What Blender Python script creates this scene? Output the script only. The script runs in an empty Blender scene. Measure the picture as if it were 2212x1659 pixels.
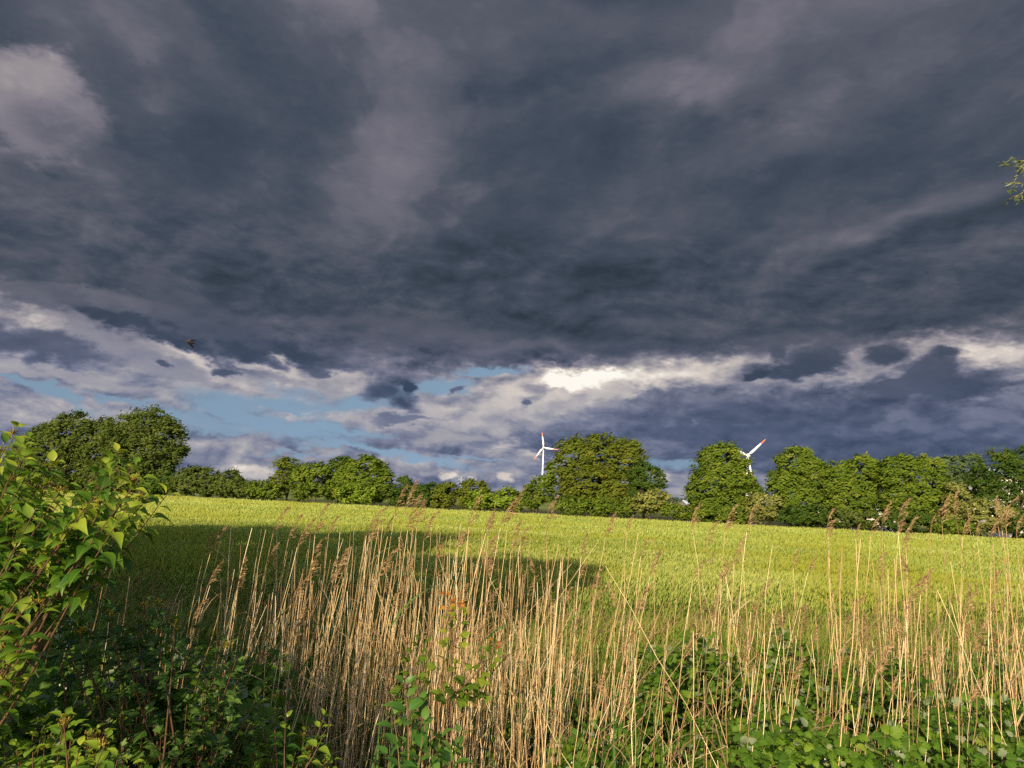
import bpy, math, random
import numpy as np
from mathutils import Vector, Matrix
rad = math.radians
rng = np.random.default_rng(7)
random.seed(7)
scene = bpy.context.scene
COL = scene.collection

# ------------------------------------------------------------------ camera
W, H, F = 1024.0, 768.0, 788.0
EYE = 2.25
ROLL = rad(2.45)
PITCH = math.atan(113.0 * math.cos(ROLL) / F)
_f = Vector((0, math.cos(PITCH), math.sin(PITCH)))
_u0 = Vector((0, -math.sin(PITCH), math.cos(PITCH)))
_r0 = Vector((1, 0, 0))
_u = _u0 * math.cos(ROLL) - _r0 * math.sin(ROLL)
_r = _r0 * math.cos(ROLL) + _u0 * math.sin(ROLL)
camd = bpy.data.cameras.new("camera")
camd.sensor_width = 36.0
camd.lens = 36.0 * F / W
camd.clip_start = 0.05
camd.clip_end = 20000.0
cam = bpy.data.objects.new("camera", camd)
COL.objects.link(cam)
m = Matrix((( _r.x, _u.x, -_f.x, 0), (_r.y, _u.y, -_f.y, 0), (_r.z, _u.z, -_f.z, EYE), (0, 0, 0, 1)))
cam.matrix_world = m
scene.camera = cam


def ray(x, y):
    return _f + _r * ((x - W / 2) / F) + _u * ((H / 2 - y) / F)


def at(x, y, Y):
    """point of the place seen at (x, y) of the 1024x768 view, Y metres ahead"""
    d = ray(x, y)
    return Vector((0, 0, EYE)) + d * (Y / d.y)


def proj(p):
    v = Vector(p) - Vector((0, 0, EYE))
    z = v.dot(_f)
    return W / 2 + F * v.dot(_r) / z, H / 2 - F * v.dot(_u) / z


def hor(x):
    return 497.0 + math.tan(ROLL) * (x - 512.0)


# ------------------------------------------------------------------ light
SKY_STRENGTH = 0.15
CLOUD = 0.73          # the storm cloud stays dark while the field is exposed for the sun
SUN_EL, SUN_AZ = 23.0, 200.0          # azimuth clockwise from +Y
scene.view_settings.view_transform = 'Standard'
scene.view_settings.look = 'None'
scene.view_settings.exposure = 0.45
scene.view_settings.gamma = 1.0
scene.view_settings.use_curve_mapping = False
sun = bpy.data.lights.new("sun", 'SUN')
sun.energy = 5.0
sun.angle = rad(0.5)
sun.color = (1.0, 0.81, 0.54)
suno = bpy.data.objects.new("sun", sun)
COL.objects.link(suno)
to_sun = Vector((math.sin(rad(SUN_AZ)) * math.cos(rad(SUN_EL)), math.cos(rad(SUN_AZ)) * math.cos(rad(SUN_EL)), math.sin(rad(SUN_EL))))
suno.rotation_euler = (-to_sun).to_track_quat('-Z', 'Y').to_euler()
suno.location = (-20, -40, 30)
scene.cycles.max_bounces = 6
scene.cycles.transparent_max_bounces = 8
scene.cycles.diffuse_bounces = 3
scene.cycles.glossy_bounces = 2
scene.cycles.transmission_bounces = 3
scene.cycles.sample_clamp_indirect = 4.0
scene.cycles.use_denoising = False

# ------------------------------------------------------------------ sky
world = bpy.data.worlds.new("World")
scene.world = world
world.use_nodes = True
NT = world.node_tree
NT.nodes.clear()


class Ex:
    """a tiny expression builder over shader math nodes"""
    def __init__(s, nt): s.nt = nt

    def put(s, sock, v):
        if isinstance(v, (int, float)): sock.default_value = v
        elif isinstance(v, (tuple, list, Vector)): sock.default_value = tuple(v)
        else: s.nt.links.new(v, sock)

    def m(s, op, *a, clamp=False):
        n = s.nt.nodes.new('ShaderNodeMath'); n.operation = op; n.use_clamp = clamp
        for i, v in enumerate(a): s.put(n.inputs[i], v)
        return n.outputs[0]

    def v(s, op, *a):
        n = s.nt.nodes.new('ShaderNodeVectorMath'); n.operation = op
        for i, q in enumerate(a): s.put(n.inputs[i], q)
        return n.outputs['Value'] if op in ('DOT_PRODUCT', 'LENGTH') else n.outputs[0]

    def xyz(s, x, y, z):
        n = s.nt.nodes.new('ShaderNodeCombineXYZ')
        for i, q in enumerate((x, y, z)): s.put(n.inputs[i], q)
        return n.outputs[0]

    def sep(s, v):
        n = s.nt.nodes.new('ShaderNodeSeparateXYZ'); s.put(n.inputs[0], v); return n.outputs

    def noise(s, vec, scale, detail=6.0, rough=0.55, dist=0.0, dim='3D', color=False, kind='FBM'):
        n = s.nt.nodes.new('ShaderNodeTexNoise'); n.noise_dimensions = dim
        s.put(n.inputs['Vector'], vec); n.inputs['Scale'].default_value = scale
        n.inputs['Detail'].default_value = detail; n.inputs['Roughness'].default_value = rough
        n.inputs['Distortion'].default_value = dist
        return n.outputs['Color'] if color else n.outputs['Fac']

    def step(s, x, a, b, lo=0.0, hi=1.0, smooth=True):
        n = s.nt.nodes.new('ShaderNodeMapRange'); n.interpolation_type = 'SMOOTHSTEP' if smooth else 'LINEAR'
        for i, q in enumerate((x, a, b, lo, hi)): s.put(n.inputs[i], q)
        return n.outputs[0]

    def ramp(s, fac, stops):
        n = s.nt.nodes.new('ShaderNodeValToRGB'); r = n.color_ramp
        while len(r.elements) < len(stops): r.elements.new(0.5)
        for e, (p, c) in zip(r.elements, stops): e.position = p; e.color = (*c, 1)
        s.put(n.inputs[0], fac)
        return n.outputs[0]


def lin(*c):
    return tuple(((v / 255 + 0.055) / 1.055) ** 2.4 if v > 10 else v / 255 / 12.92 for v in c)


X = Ex(NT)
tc = NT.nodes.new('ShaderNodeTexCoord')
D = X.v('NORMALIZE', tc.outputs['Generated'])
dx, dy, dz = X.sep(D)
az = X.m('MULTIPLY', X.m('ARCTAN2', dx, dy), 57.29578)
el = X.m('MULTIPLY', X.m('ARCSINE', dz), 57.29578)
# direction space, flattened so that far cloud banks read as long and low
dlow = X.v('MULTIPLY', D, (1.0, 1.0, 2.1))
n_big = X.noise(dlow, 5.0, 3.0, 0.5, color=True)
n_mid = X.noise(dlow, 17.0, 4.0, 0.60, color=True)
n_fine = X.noise(dlow, 44.0, 5.0, 0.62, color=True)
AE = X.xyz(az, el, 1.0)


def warp(base, nz, amp):
    return X.v('ADD', base, X.v('MULTIPLY', X.v('SUBTRACT', nz, (0.5, 0.5, 0.5)), (amp[0], amp[1], 0.0)))


AS = warp(AE, n_big, (9.0, 5.0))                      # soft, wandering
AS = warp(AS, n_mid, (3.2, 2.4))
AC = warp(warp(AE, n_mid, (3.4, 2.6)), n_fine, (1.8, 1.5))   # crisp, cauliflower edges
AF = warp(AE, n_fine, (1.7, 1.2))
# a cloud ceiling seen in perspective: streets run along the view
den = X.m('ADD', X.m('MAXIMUM', dz, 0.0), 0.055)
plx = X.m('DIVIDE', dx, den)
ply = X.m('DIVIDE', dy, den)
plane = X.xyz(X.m('ADD', plx, X.m('MULTIPLY', ply, 0.10)), X.m('MULTIPLY', ply, 0.62), 0.0)
c1 = X.noise(plane, 0.75, 6.0, 0.54, 0.25, '2D')
c2 = X.noise(plane, 2.1, 6.0, 0.52, 0.2, '2D')
low1 = X.noise(dlow, 13.0, 7.0, 0.60, 0.3)
low1b = X.noise(X.v('ADD', dlow, (-0.006, 0.0, 0.016)), 13.0, 4.0, 0.60, 0.3)
c2b = X.noise(X.v('ADD', plane, (-0.09, -0.07, 0.0)), 2.1, 4.0, 0.58, 0.2, '2D')
relief_low = X.m('SUBTRACT', low1, low1b)      # sunlit tops, shaded feet
relief_top = X.m('SUBTRACT', c2, c2b)
low2 = X.noise(X.v('MULTIPLY', D, (1.0, 1.0, 5.0)), 9.0, 7.0, 0.6, 0.2)


def ae_of(x, y):
    d = ray(x, y).normalized()
    return np.array([math.degrees(math.atan2(d.x, d.y)), math.degrees(math.asin(d.z))])



_frames = {}


def frame(P, rot):
    key = (P, rot)
    for k, v in _frames.items():
        if k[0] is P and k[1] == rot: return v
    c, s = math.cos(rad(rot)), math.sin(rad(rot))
    q = P if rot == 0 else X.xyz(X.v('DOT_PRODUCT', P, (c, s, 0.0)), X.v('DOT_PRODUCT', P, (-s, c, 0.0)), 0.0)
    _frames[key] = q
    return q


def blob_a(P, x, y, rx, ry, soft=0.5, amt=1.0, rot=0.0):
    """one soft cloud patch, centred on a direction of the sky; rot is quantised so that patches share turned axes"""
    rot = min((-18, -6, 0, 6, 16, 40), key=lambda q: abs(q - rot))
    c = ae_of(x, y)
    sx = abs((ae_of(x + 4, y) - ae_of(x - 4, y))[0]) / 8
    sy = abs((ae_of(x, y + 4) - ae_of(x, y - 4))[1]) / 8
    cr, sr = math.cos(rad(rot)), math.sin(rad(rot))
    cx, cy = c[0] * cr + c[1] * sr, -c[0] * sr + c[1] * cr
    kx, ky = 1 / (rx * sx), 1 / (ry * sy)
    q = X.v('MULTIPLY_ADD', frame(P, rot), (kx, ky, 0.0), (-cx * kx, -cy * ky, 0.0))
    return X.step(X.v('LENGTH', q), 1 + soft, max(0.0, 1 - soft), 0.0, amt)


def over(L, val, a):
    n = NT.nodes.new('ShaderNodeMix'); n.data_type = 'FLOAT'; n.clamp_factor = False
    X.put(n.inputs[0], a); X.put(n.inputs[2], L); X.put(n.inputs[3], val)
    return n.outputs[0]


def paint(L, P, rows):
    for (x, y, rx, ry, val, soft, amt, rot) in rows:
        L = over(L, val / 255.0, blob_a(P(rx, ry) if callable(P) else P, x, y, rx, ry, soft, amt, rot))
    return L


def texture(L, *pairs):
    for nz, amp in pairs:
        L = X.m('MULTIPLY_ADD', X.m('SUBTRACT', nz, 0.5), amp, L)
    return L


# ---- the dark ceiling (shared by both halves)
bm, bf = X.sep(n_mid)[1], X.sep(n_fine)[1]
billow = X.m('ADD', X.m('MULTIPLY', X.m('ABSOLUTE', X.m('SUBTRACT', bm, 0.5)), 1.1), X.m('ABSOLUTE', X.m('SUBTRACT', bf, 0.5)))
billow = X.m('ADD', billow, 0.32)          # about 0.5 on average: round heads, dark creases
shelf = X.step(c2, 0.49, 0.56)          # sheets with one clearer rim
C = texture(0.30, (c1, 0.30), (c2, 0.16))
C = X.m('MULTIPLY_ADD', shelf, 0.030, C)
both = [(560, 300, 560, 46, 76, .8, .7, -1), (850, 300, 240, 46, 80, .8, .6, 6), (720, 255, 170, 26, 72, .8, .7, 14), (260, 220, 90, 40, 80, .9, .6, 0),
        (440, 205, 80, 46, 104, .9, .4, 10), (200, 235, 26, 14, 100, .9, .6, 20), (900, 215, 110, 18, 112, .9, .7, 17), (960, 190, 80, 16, 112, .9, .7, 22), (830, 225, 120, 12, 74, .9, .6, 16),
        (40, 240, 90, 50, 98, .9, .6, 0), (960, 262, 90, 16, 82, .8, .7, 6), (1000, 240, 30, 14, 96, .5, .6, -18), (620, 230, 80, 26, 92, .9, .6, 6), (700, 215, 50, 20, 102, .9, .5, 16)]
high = [(160, 190, 90, 60, 86, .8, .6, 0), (360, 225, 60, 26, 104, .9, .4, 10), (520, 20, 280, 36, 114, .9, .6, 0), (600, 110, 120, 40, 110, .9, .5, 12), (410, 150, 60, 36, 108, .9, .3, 16), (660, 90, 50, 22, 122, .8, .6, 6),
        (660, 170, 120, 30, 110, .9, .5, 16), (820, 120, 140, 30, 110, .9, .5, 20), (960, 110, 80, 60, 84, .9, .6, 20), (860, 175, 110, 18, 80, .9, .5, 16), (230, 60, 100, 50, 94, .9, .5, 0), (560, 60, 60, 12, 92, .9, .5, 0), (510, 110, 50, 10, 94, .8, .5, 6)]
tl = [(85, 20, 80, 36, 104, .4, .7, 0), (60, 35, 60, 14, 84, .6, .6, -6), (100, 66, 30, 24, 86, .5, .6, -40), (38, 105, 64, 58, 126, .22, .95, -18), (30, 75, 46, 26, 158, .5, .8, 0), (40, 110, 44, 26, 138, .9, .7, 0), (70, 140, 50, 20, 104, .7, .7, -18)]
CB = paint(C, AS, both)
LH = paint(paint(CB, AS, high), AC, tl)
LH = X.m('MULTIPLY_ADD', shelf, 0.018, texture(LH, (c2, 0.10), (low1, 0.07), (billow, 0.07)))
LH = X.m('MULTIPLY_ADD', relief_top, 0.09, LH)

# ---- the lower sky
# far banks near the horizon
L = texture(0.55, (low2, 0.62), (low1, 0.30))
L = paint(L, AS, [(80, 415, 160, 22, 172, .6, .6, -3), (60, 440, 120, 14, 122, .6, .7, -3), (250, 385, 150, 16, 176, .6, .55, -6),
          (330, 445, 70, 8, 140, .5, .6, -4), (210, 445, 90, 22, 128, .6, .7, -5), (250, 480, 130, 14, 125, .6, .75, -3),
          (400, 486, 110, 14, 118, .6, .7, -3), (450, 415, 110, 20, 172, .6, .7, -4), (420, 440, 130, 8, 130, .6, .7, -6),
          (470, 466, 110, 6, 160, .6, .6, -3), (690, 490, 60, 16, 150, .6, .6, -3)])
L = paint(L, AF, [(248, 473, 13, 9, 200, .4, .9, 0), (264, 474, 13, 8, 192, .5, .9, 0), (236, 475, 7, 5, 196, .5, .9, 0), (449, 476, 9, 4, 206, .5, .9, 16),
          (506, 477, 7, 5, 206, .5, .9, 0), (473, 480, 5, 2.5, 180, .5, .8, 0), (425, 474, 9, 3, 176, .5, .7, 0), (664, 480, 7, 5, 190, .5, .7, 10)])
# the towering cumulus in the middle and the slate bank behind it to the right
L = paint(L, AS, [(800, 430, 215, 46, 92, .3, .97, -3), (960, 405, 120, 56, 108, .6, .6, 8), (640, 445, 70, 20, 98, .5, .95, -4), (980, 450, 90, 18, 88, .6, .7, 0)])
L = texture(L, (low1, 0.16))
AX = lambda rx, ry: AC
L = paint(L, AC, [(600, 388, 90, 24, 196, .5, .85, 6), (520, 412, 48, 24, 182, .5, .8, 16), (450, 420, 60, 11, 178, .5, .8, -6), (720, 366, 110, 15, 180, .7, .85, 2), (840, 366, 150, 18, 162, .7, .8, 6),
          (900, 345, 60, 7, 198, .8, .8, 6), (990, 350, 60, 12, 212, .8, .85, -3), (680, 370, 44, 11, 220, .6, .8, 6), (600, 378, 66, 15, 226, .9, .9, 6), (586, 379, 30, 10, 290, 1.0, .95, 6),
          (540, 400, 26, 10, 128, .4, .8, 16), (585, 420, 50, 14, 132, .5, .85, 0), (640, 402, 40, 12, 124, .5, .8, 6), (690, 398, 60, 10, 122, .5, .8, 6), (560, 408, 16, 8, 190, .5, .7, 0),
          (560, 434, 40, 11, 112, .4, .85, 6), (515, 435, 13, 12, 100, .3, .95, 40), (540, 447, 24, 7, 92, .4, .9, -6), (506, 447, 10, 5, 186, .5, .7, 0), (470, 436, 70, 6, 138, .5, .7, -6),
          (900, 420, 26, 16, 132, .45, .6, 16), (1000, 405, 40, 8, 128, .5, .6, 16), (950, 424, 60, 8, 118, .5, .6, 6), (960, 446, 60, 7, 112, .5, .5, 0), (1000, 388, 40, 6, 84, .6, .6, 6)])
L = paint(L, AF, [(671, 424, 5, 3, 170, .6, .8, 20), (694, 422, 3, 2, 170, .6, .8, 40), (742, 425, 9, 1.8, 150, .6, .7, 4), (758, 423, 4, 2, 135, .6, .7, 30)])
L = X.m('MULTIPLY_ADD', relief_low, 0.55, texture(L, (low1, 0.12), (billow, 0.20)))
# calm slate bank, then single sunlit heads with shaded feet
L = paint(L, AS, [(810, 432, 190, 34, 86, .6, .62, -3), (690, 415, 60, 16, 98, .6, .5, 0)])
heads = [(455, 428, 16, 8, 176), (474, 420, 15, 9, 184), (492, 411, 16, 10, 190), (508, 400, 15, 10, 196), (525, 418, 16, 9, 178), (498, 428, 14, 7, 172), (538, 408, 12, 8, 190), (520, 388, 16, 8, 200), (556, 398, 14, 9, 204),
         (576, 404, 13, 8, 176), (600, 396, 14, 8, 190), (620, 390, 14, 8, 186), (470, 440, 18, 5, 166), (440, 436, 16, 5, 164), (350, 420, 16, 5, 176), (378, 424, 18, 6, 180), (405, 428, 18, 6, 172), (430, 412, 16, 7, 182),
         (900, 418, 15, 8, 122), (918, 426, 17, 8, 116), (886, 428, 14, 6, 112), (1000, 416, 18, 8, 120), (975, 424, 16, 7, 114), (1015, 400, 14, 7, 128), (950, 436, 20, 6, 108)]
for i_, (x_, y_, a_, b_, v_) in enumerate(heads):
    L = paint(L, AF, [(x_, y_, a_, b_, v_, .42, .8, 0)])
    if i_ % 2 == 0: L = paint(L, AF, [(x_ + 5, y_ + b_ * .8, a_ * .8, b_ * .5, v_ * .74, .6, .7, 0)])
# the ceiling's wandering lower rim over it
edge = X.sep(AC)[1]
rim = X.m('MULTIPLY_ADD', X.m('MAXIMUM', X.m('ADD', az, 8.0), 0.0), 0.066, 8.8)
rim = X.m('MULTIPLY_ADD', X.m('MAXIMUM', X.m('SUBTRACT', -14.0, az), 0.0), 0.09, rim)
over_rim = X.m('SUBTRACT', edge, rim)
CL = X.m('MULTIPLY_ADD', relief_top, 0.06, texture(CB, (c2, 0.09), (low1, 0.11), (billow, 0.08)))
CL = X.m('MULTIPLY_ADD', relief_low, 0.18, CL)
CL = paint(CL, AS, [(560, 345, 300, 10, 88, .8, .5, 0), (420, 335, 90, 9, 96, .8, .6, -6), (650, 318, 40, 8, 100, .8, .6, 6), (580, 352, 120, 5, 112, .8, .5, 0)])
L = over(L, CL, X.step(over_rim, -0.9, 1.1))
# shelf, dark wedge and the bright tear under it on the left
L = paint(L, AC, [(60, 296, 90, 15, 104, .3, .85, -3), (70, 290, 60, 6, 112, .6, .6, 0), (200, 312, 90, 14, 88, .35, .75, -14), (140, 328, 130, 12, 64, .5, .9, -16), (270, 352, 70, 10, 66, .5, .9, -6),
          (40, 345, 95, 15, 84, .6, .85, -8), (105, 333, 44, 9, 128, .6, .75, -18), (150, 360, 90, 10, 140, .6, .8, -20), (200, 362, 54, 6, 206, .8, .95, -18), (290, 370, 60, 6, 184, .8, .95, -3),
          (300, 387, 90, 7, 146, .7, .5, -4), (60, 374, 80, 7, 164, .6, .8, -6), (210, 392, 80, 5, 172, .7, .5, -6)])
L = paint(L, AF, [(60, 293, 60, 10, 106, .3, .7, 0), (112, 300, 26, 12, 104, .25, .8, 0), (138, 306, 14, 8, 98, .3, .8, 0), (175, 316, 26, 10, 92, .3, .8, -18), (212, 330, 26, 9, 88, .3, .8, -18), (250, 340, 26, 8, 84, .35, .8, -18)])
# dark rags of scud hanging below
scud = [(165, 363, 7, 2.6, 80, .5, .9, -10), (226, 373, 13, 3.4, 80, .45, .95, 0), (278, 365, 10, 4, 88, .6, .85, -30), (250, 358, 26, 6, 70, .5, .9, -10), (432, 388, 5, 5, 104, .6, .7, 50),
        (384, 393, 21, 9, 76, .6, .97, 6), (404, 402, 14, 8, 74, .6, .97, -18), (408, 388, 8, 7, 72, .4, 1, 0), (456, 390, 9, 2.6, 88, .5, .9, 12),
        (826, 357, 22, 14, 78, .45, .96, 0), (779, 354, 8, 9, 82, .45, .95, 0), (806, 360, 20, 11, 76, .5, .95, 0), (755, 376, 14, 5, 68, .35, 1, 6), (945, 352, 12, 6, 76, .4, .9, 0), (886, 354, 22, 11, 78, .35, .97, 6),
        (535, 388, 14, 5, 118, .5, .6, 0), (528, 403, 6, 3, 88, .5, .85, 10)]
L = paint(L, AC, [(333, 369, 28, 8, 84, .5, .85, 4), (400, 420, 30, 4, 104, .5, .8, 6), (795, 369, 52, 9, 74, .45, .96, 6), (930, 367, 30, 19, 82, .5, .95, 16), (905, 385, 36, 13, 84, .4, .93, 22), (960, 386, 38, 11, 80, .4, .9, 6)])
L = texture(paint(L, AF, scud), (low1, 0.10), (X.sep(n_fine)[0], 0.06))

# ---- blue gaps between the banks (they show the clear sky)
gap = None
for P, x, y, rx, ry, soft, amt, rot in [(AS, 285, 413, 112, 15, .3, 1, -6), (AC, 355, 405, 62, 12, .4, 1, 16), (AC, 34, 388, 70, 6, .4, 1, -18), (AC, 120, 402, 40, 3, .5, .9, -6),
          (AC, 290, 432, 72, 8, .5, .95, -6), (AC, 385, 453, 90, 4.5, .5, .95, -6), (AF, 480, 459, 40, 1.6, .6, .7, 0), (AF, 490, 372, 34, 4.5, .4, 1, 4), (AF, 440, 386, 34, 7, .4, 1, 10),
          (AF, 462, 392, 22, 4, .5, .9, -18), (AF, 677, 464, 40, 4.5, .6, .65, -2), (AC, 300, 454, 50, 1.8, .6, .7, 0), (AC, 200, 425, 60, 9, .5, .9, -6)]:
    a = blob_a(P, x, y, rx, ry, soft, amt, rot)
    gap = a if gap is None else X.m('MAXIMUM', gap, a)
veil = None
for P, x, y, rx, ry, soft, amt, rot in [(AC, 400, 424, 84, 9, .4, 1, -6), (AC, 290, 415, 30, 3, .6, .7, 0), (AC, 210, 440, 60, 8, .5, .9, -6), (AC, 520, 405, 60, 20, .3, 1, 6)] + [(AF, *r[:4], *r[5:]) for r in scud[5:9]]:
    a = blob_a(P, x, y, rx, ry, soft, amt, rot)
    veil = a if veil is None else X.m('MAXIMUM', veil, a)
gap = X.m('MULTIPLY', gap, X.m('SUBTRACT', 1.0, X.m('MAXIMUM', veil, X.step(over_rim, -0.4, 0.5))))
gap = X.m('MULTIPLY', gap, X.step(low1, 0.78, 0.60))

def cloud_light(L):
    warmc = X.ramp(L, [(0.20, lin(48, 58, 70)), (0.29, lin(66, 76, 90)), (0.38, lin(91, 94, 107)), (0.50, lin(127, 123, 134)), (0.66, lin(172, 164, 164)), (0.82, lin(216, 206, 198)), (0.95, lin(255, 250, 240))])
    return warmc


bluec = X.ramp(L, [(0.20, lin(44, 58, 82)), (0.29, lin(64, 76, 102)), (0.38, lin(88, 98, 124)), (0.50, lin(120, 126, 150)), (0.66, lin(166, 164, 172)), (0.82, lin(216, 206, 198)), (0.95, lin(255, 250, 240))])
mx = NT.nodes.new('ShaderNodeMix'); mx.data_type = 'RGBA'
X.put(mx.inputs[0], X.step(el, 13.0, 5.0)); X.put(mx.inputs[6], cloud_light(L)); X.put(mx.inputs[7], bluec)


def background(col, strength):
    n = NT.nodes.new('ShaderNodeBackground'); X.put(n.inputs[0], col); n.inputs[1].default_value = strength
    return n.outputs[0]


def mix_shader(f, a, b):
    n = NT.nodes.new('ShaderNodeMixShader')
    X.put(n.inputs[0], f); NT.links.new(a, n.inputs[1]); NT.links.new(b, n.inputs[2])
    return n.outputs[0]


def clear_sky(lift, k=1.0):
    sky = NT.nodes.new('ShaderNodeTexSky'); sky.sky_type = 'NISHITA'
    sky.sun_disc = False
    sky.sun_elevation = rad(SUN_EL); sky.sun_rotation = rad(SUN_AZ)
    sky.air_density = 1.0; sky.dust_density = 1.2; sky.ozone_density = 1.2
    X.put(sky.inputs[0], X.v('NORMALIZE', X.v('ADD', D, (0.0, 0.0, lift))))
    return background(sky.outputs[0], SKY_STRENGTH * k)


thin_veil = background((0.30, 0.42, 0.46, 1.0), CLOUD)        # high thin haze pales the gaps
low_sky = mix_shader(gap, background(mx.outputs[2], CLOUD), mix_shader(0.35, clear_sky(0.34, 0.60), thin_veil))
front = mix_shader(X.step(el, 16.5, 20.0), low_sky, background(cloud_light(LH), CLOUD))
# behind the viewer the cloud breaks up and the evening sky is clear; unseen opening widened overhead for bluish fill
clear = X.step(X.m('MULTIPLY_ADD', X.m('SUBTRACT', c1, 0.5), 0.5, dy), 0.40, 0.05)
wo = NT.nodes.new('ShaderNodeOutputWorld')
NT.links.new(mix_shader(clear, front, clear_sky(0.0)), wo.inputs[0])
world.cycles.sampling_method = 'MANUAL'
world.cycles.sample_map_resolution = 512

# ------------------------------------------------------------------ helpers
def unit(v):
    v = np.asarray(v, float)
    return v / np.maximum(np.linalg.norm(v, axis=-1, keepdims=True), 1e-9)


class Soup:
    """collects faces; build() links them as ONE mesh object"""
    def __init__(s):
        s.V, s.Fq, s.Ft, s.R, s.T, s.n = [], [], [], [], [], 0
        s.mq, s.mt = [], []

    def add(s, V, Fq=None, Ft=None, r=0.5, t=0.0, mat=0):
        V = np.asarray(V, np.float32).reshape(-1, 3)
        k = len(V)
        s.V.append(V)
        s.R.append(np.broadcast_to(np.asarray(r, np.float32), (k,)))
        s.T.append(np.broadcast_to(np.asarray(t, np.float32), (k,)))
        if Fq is not None and len(Fq):
            Fq = np.asarray(Fq, np.int64).reshape(-1, 4); s.Fq.append(Fq + s.n); s.mq.append(np.full(len(Fq), mat))
        if Ft is not None and len(Ft):
            Ft = np.asarray(Ft, np.int64).reshape(-1, 3); s.Ft.append(Ft + s.n); s.mt.append(np.full(len(Ft), mat))
        s.n += k

    def tube(s, P, rad_, sides=6, r=0.5, cap=True, mat=0, t=0.0):
        P = np.asarray(P, float); n = len(P)
        rad_ = np.broadcast_to(np.asarray(rad_, float), (n,))
        T = unit(np.gradient(P, axis=0))
        ref = np.array([0, 0, 1.0]) if abs(T[0][2]) < 0.9 else np.array([1.0, 0, 0])
        A = unit(np.cross(T, ref)); B = np.cross(T, A)
        th = np.arange(sides) * 2 * np.pi / sides
        V = P[:, None] + (A[:, None] * np.cos(th)[None, :, None] + B[:, None] * np.sin(th)[None, :, None]) * rad_[:, None, None]
        i = np.arange(n - 1)[:, None] * sides; j = np.arange(sides)[None]; j2 = (j + 1) % sides
        q = np.stack([i + j, i + j2, i + sides + j2, i + sides + j], -1).reshape(-1, 4)
        V = V.reshape(-1, 3)
        ft = []
        if cap:
            V = np.vstack([V, P[-1:], P[:1]])
            e = (n - 1) * sides
            ft = [(e + a, e + (a + 1) % sides, n * sides) for a in range(sides)] + [((a + 1) % sides, a, n * sides + 1) for a in range(sides)]
        rr = np.repeat(np.broadcast_to(np.asarray(r, float), (n,)), sides)
        if cap: rr = np.append(rr, [rr[-1], rr[0]])
        s.add(V, q, ft, rr, t, mat)

    def ball(s, c, rx, ry, rz, seg=8, rings=6, r=0.5, mat=0, M=None):
        th = np.linspace(0, np.pi, rings + 1); ph = np.arange(seg) * 2 * np.pi / seg
        V = np.stack([np.sin(th)[:, None] * np.cos(ph) * rx, np.sin(th)[:, None] * np.sin(ph) * ry, np.cos(th)[:, None] * np.ones(seg) * rz], -1).reshape(-1, 3)
        if M is not None: V = V @ np.asarray(M).T
        V = V + np.asarray(c)
        i = np.arange(rings)[:, None] * seg; j = np.arange(seg)[None]; j2 = (j + 1) % seg
        s.add(V, np.stack([i + j, i + seg + j, i + seg + j2, i + j2], -1).reshape(-1, 4), None, r, 0.0, mat)

    def box(s, lo, hi, r=0.5, mat=0, M=None, c=(0, 0, 0)):
        lo = np.asarray(lo, float); hi = np.asarray(hi, float)
        V = np.array([[x, y, z] for z in (lo[2], hi[2]) for (x, y) in ((lo[0], lo[1]), (hi[0], lo[1]), (hi[0], hi[1]), (lo[0], hi[1]))])
        if M is not None: V = V @ np.asarray(M).T
        s.add(V + np.asarray(c), [(3, 2, 1, 0), (4, 5, 6, 7), (0, 1, 5, 4), (1, 2, 6, 5), (2, 3, 7, 6), (3, 0, 4, 7)], None, r, 0.0, mat)

    def leaves(s, O, A, N, Ln, Wd, tmpl, r=None, mat=0):
        """many leaves of one outline: O origin, A axis, N upper side, Ln length, Wd width"""
        O, A, N = np.asarray(O, float), unit(A), np.asarray(N, float)
        S = unit(np.cross(A, N)); N = np.cross(S, A)
        n = len(O)
        Ln = np.broadcast_to(np.asarray(Ln, float), (n,)); Wd = np.broadcast_to(np.asarray(Wd, float), (n,))
        tv, tq, tt = tmpl
        V = O[:, None] + A[:, None] * (tv[None, :, 0:1] * Ln[:, None, None]) + S[:, None] * (tv[None, :, 1:2] * Wd[:, None, None]) + N[:, None] * (tv[None, :, 2:3] * Ln[:, None, None])
        k = len(tv); off = (np.arange(n) * k)[:, None, None]
        if r is None: r = rng.random(n)
        r = np.repeat(np.broadcast_to(r, (n,)), k)
        t = np.tile(np.abs(tv[:, 1]) * 2, n)
        s.add(V.reshape(-1, 3), (np.asarray(tq)[None] + off).reshape(-1, 4) if len(tq) else None, (np.asarray(tt)[None] + off).reshape(-1, 3) if len(tt) else None, r, t, mat)

    def build(s, name, mats, parent=None, loc=None, smooth=False):
        V = np.concatenate(s.V); o = np.zeros(3) if loc is None else np.asarray(loc, float)
        V = (V - o).astype(np.float32)
        q = np.concatenate(s.Fq) if s.Fq else np.zeros((0, 4), int)
        t = np.concatenate(s.Ft) if s.Ft else np.zeros((0, 3), int)
        me = bpy.data.meshes.new(name)
        me.vertices.add(len(V)); me.vertices.foreach_set('co', V.ravel())
        loops = np.concatenate([q.ravel(), t.ravel()]).astype(np.int32)
        me.loops.add(len(loops)); me.loops.foreach_set('vertex_index', loops)
        st = np.concatenate([np.arange(len(q)) * 4, len(q) * 4 + np.arange(len(t)) * 3]).astype(np.int32)
        me.polygons.add(len(st)); me.polygons.foreach_set('loop_start', st)
        mi = np.concatenate(([np.concatenate(s.mq)] if s.mq else []) + ([np.concatenate(s.mt)] if s.mt else [])).astype(np.int32)
        for mm in (mats if isinstance(mats, (list, tuple)) else [mats]): me.materials.append(mm)
        me.polygons.foreach_set('material_index', mi)
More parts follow.
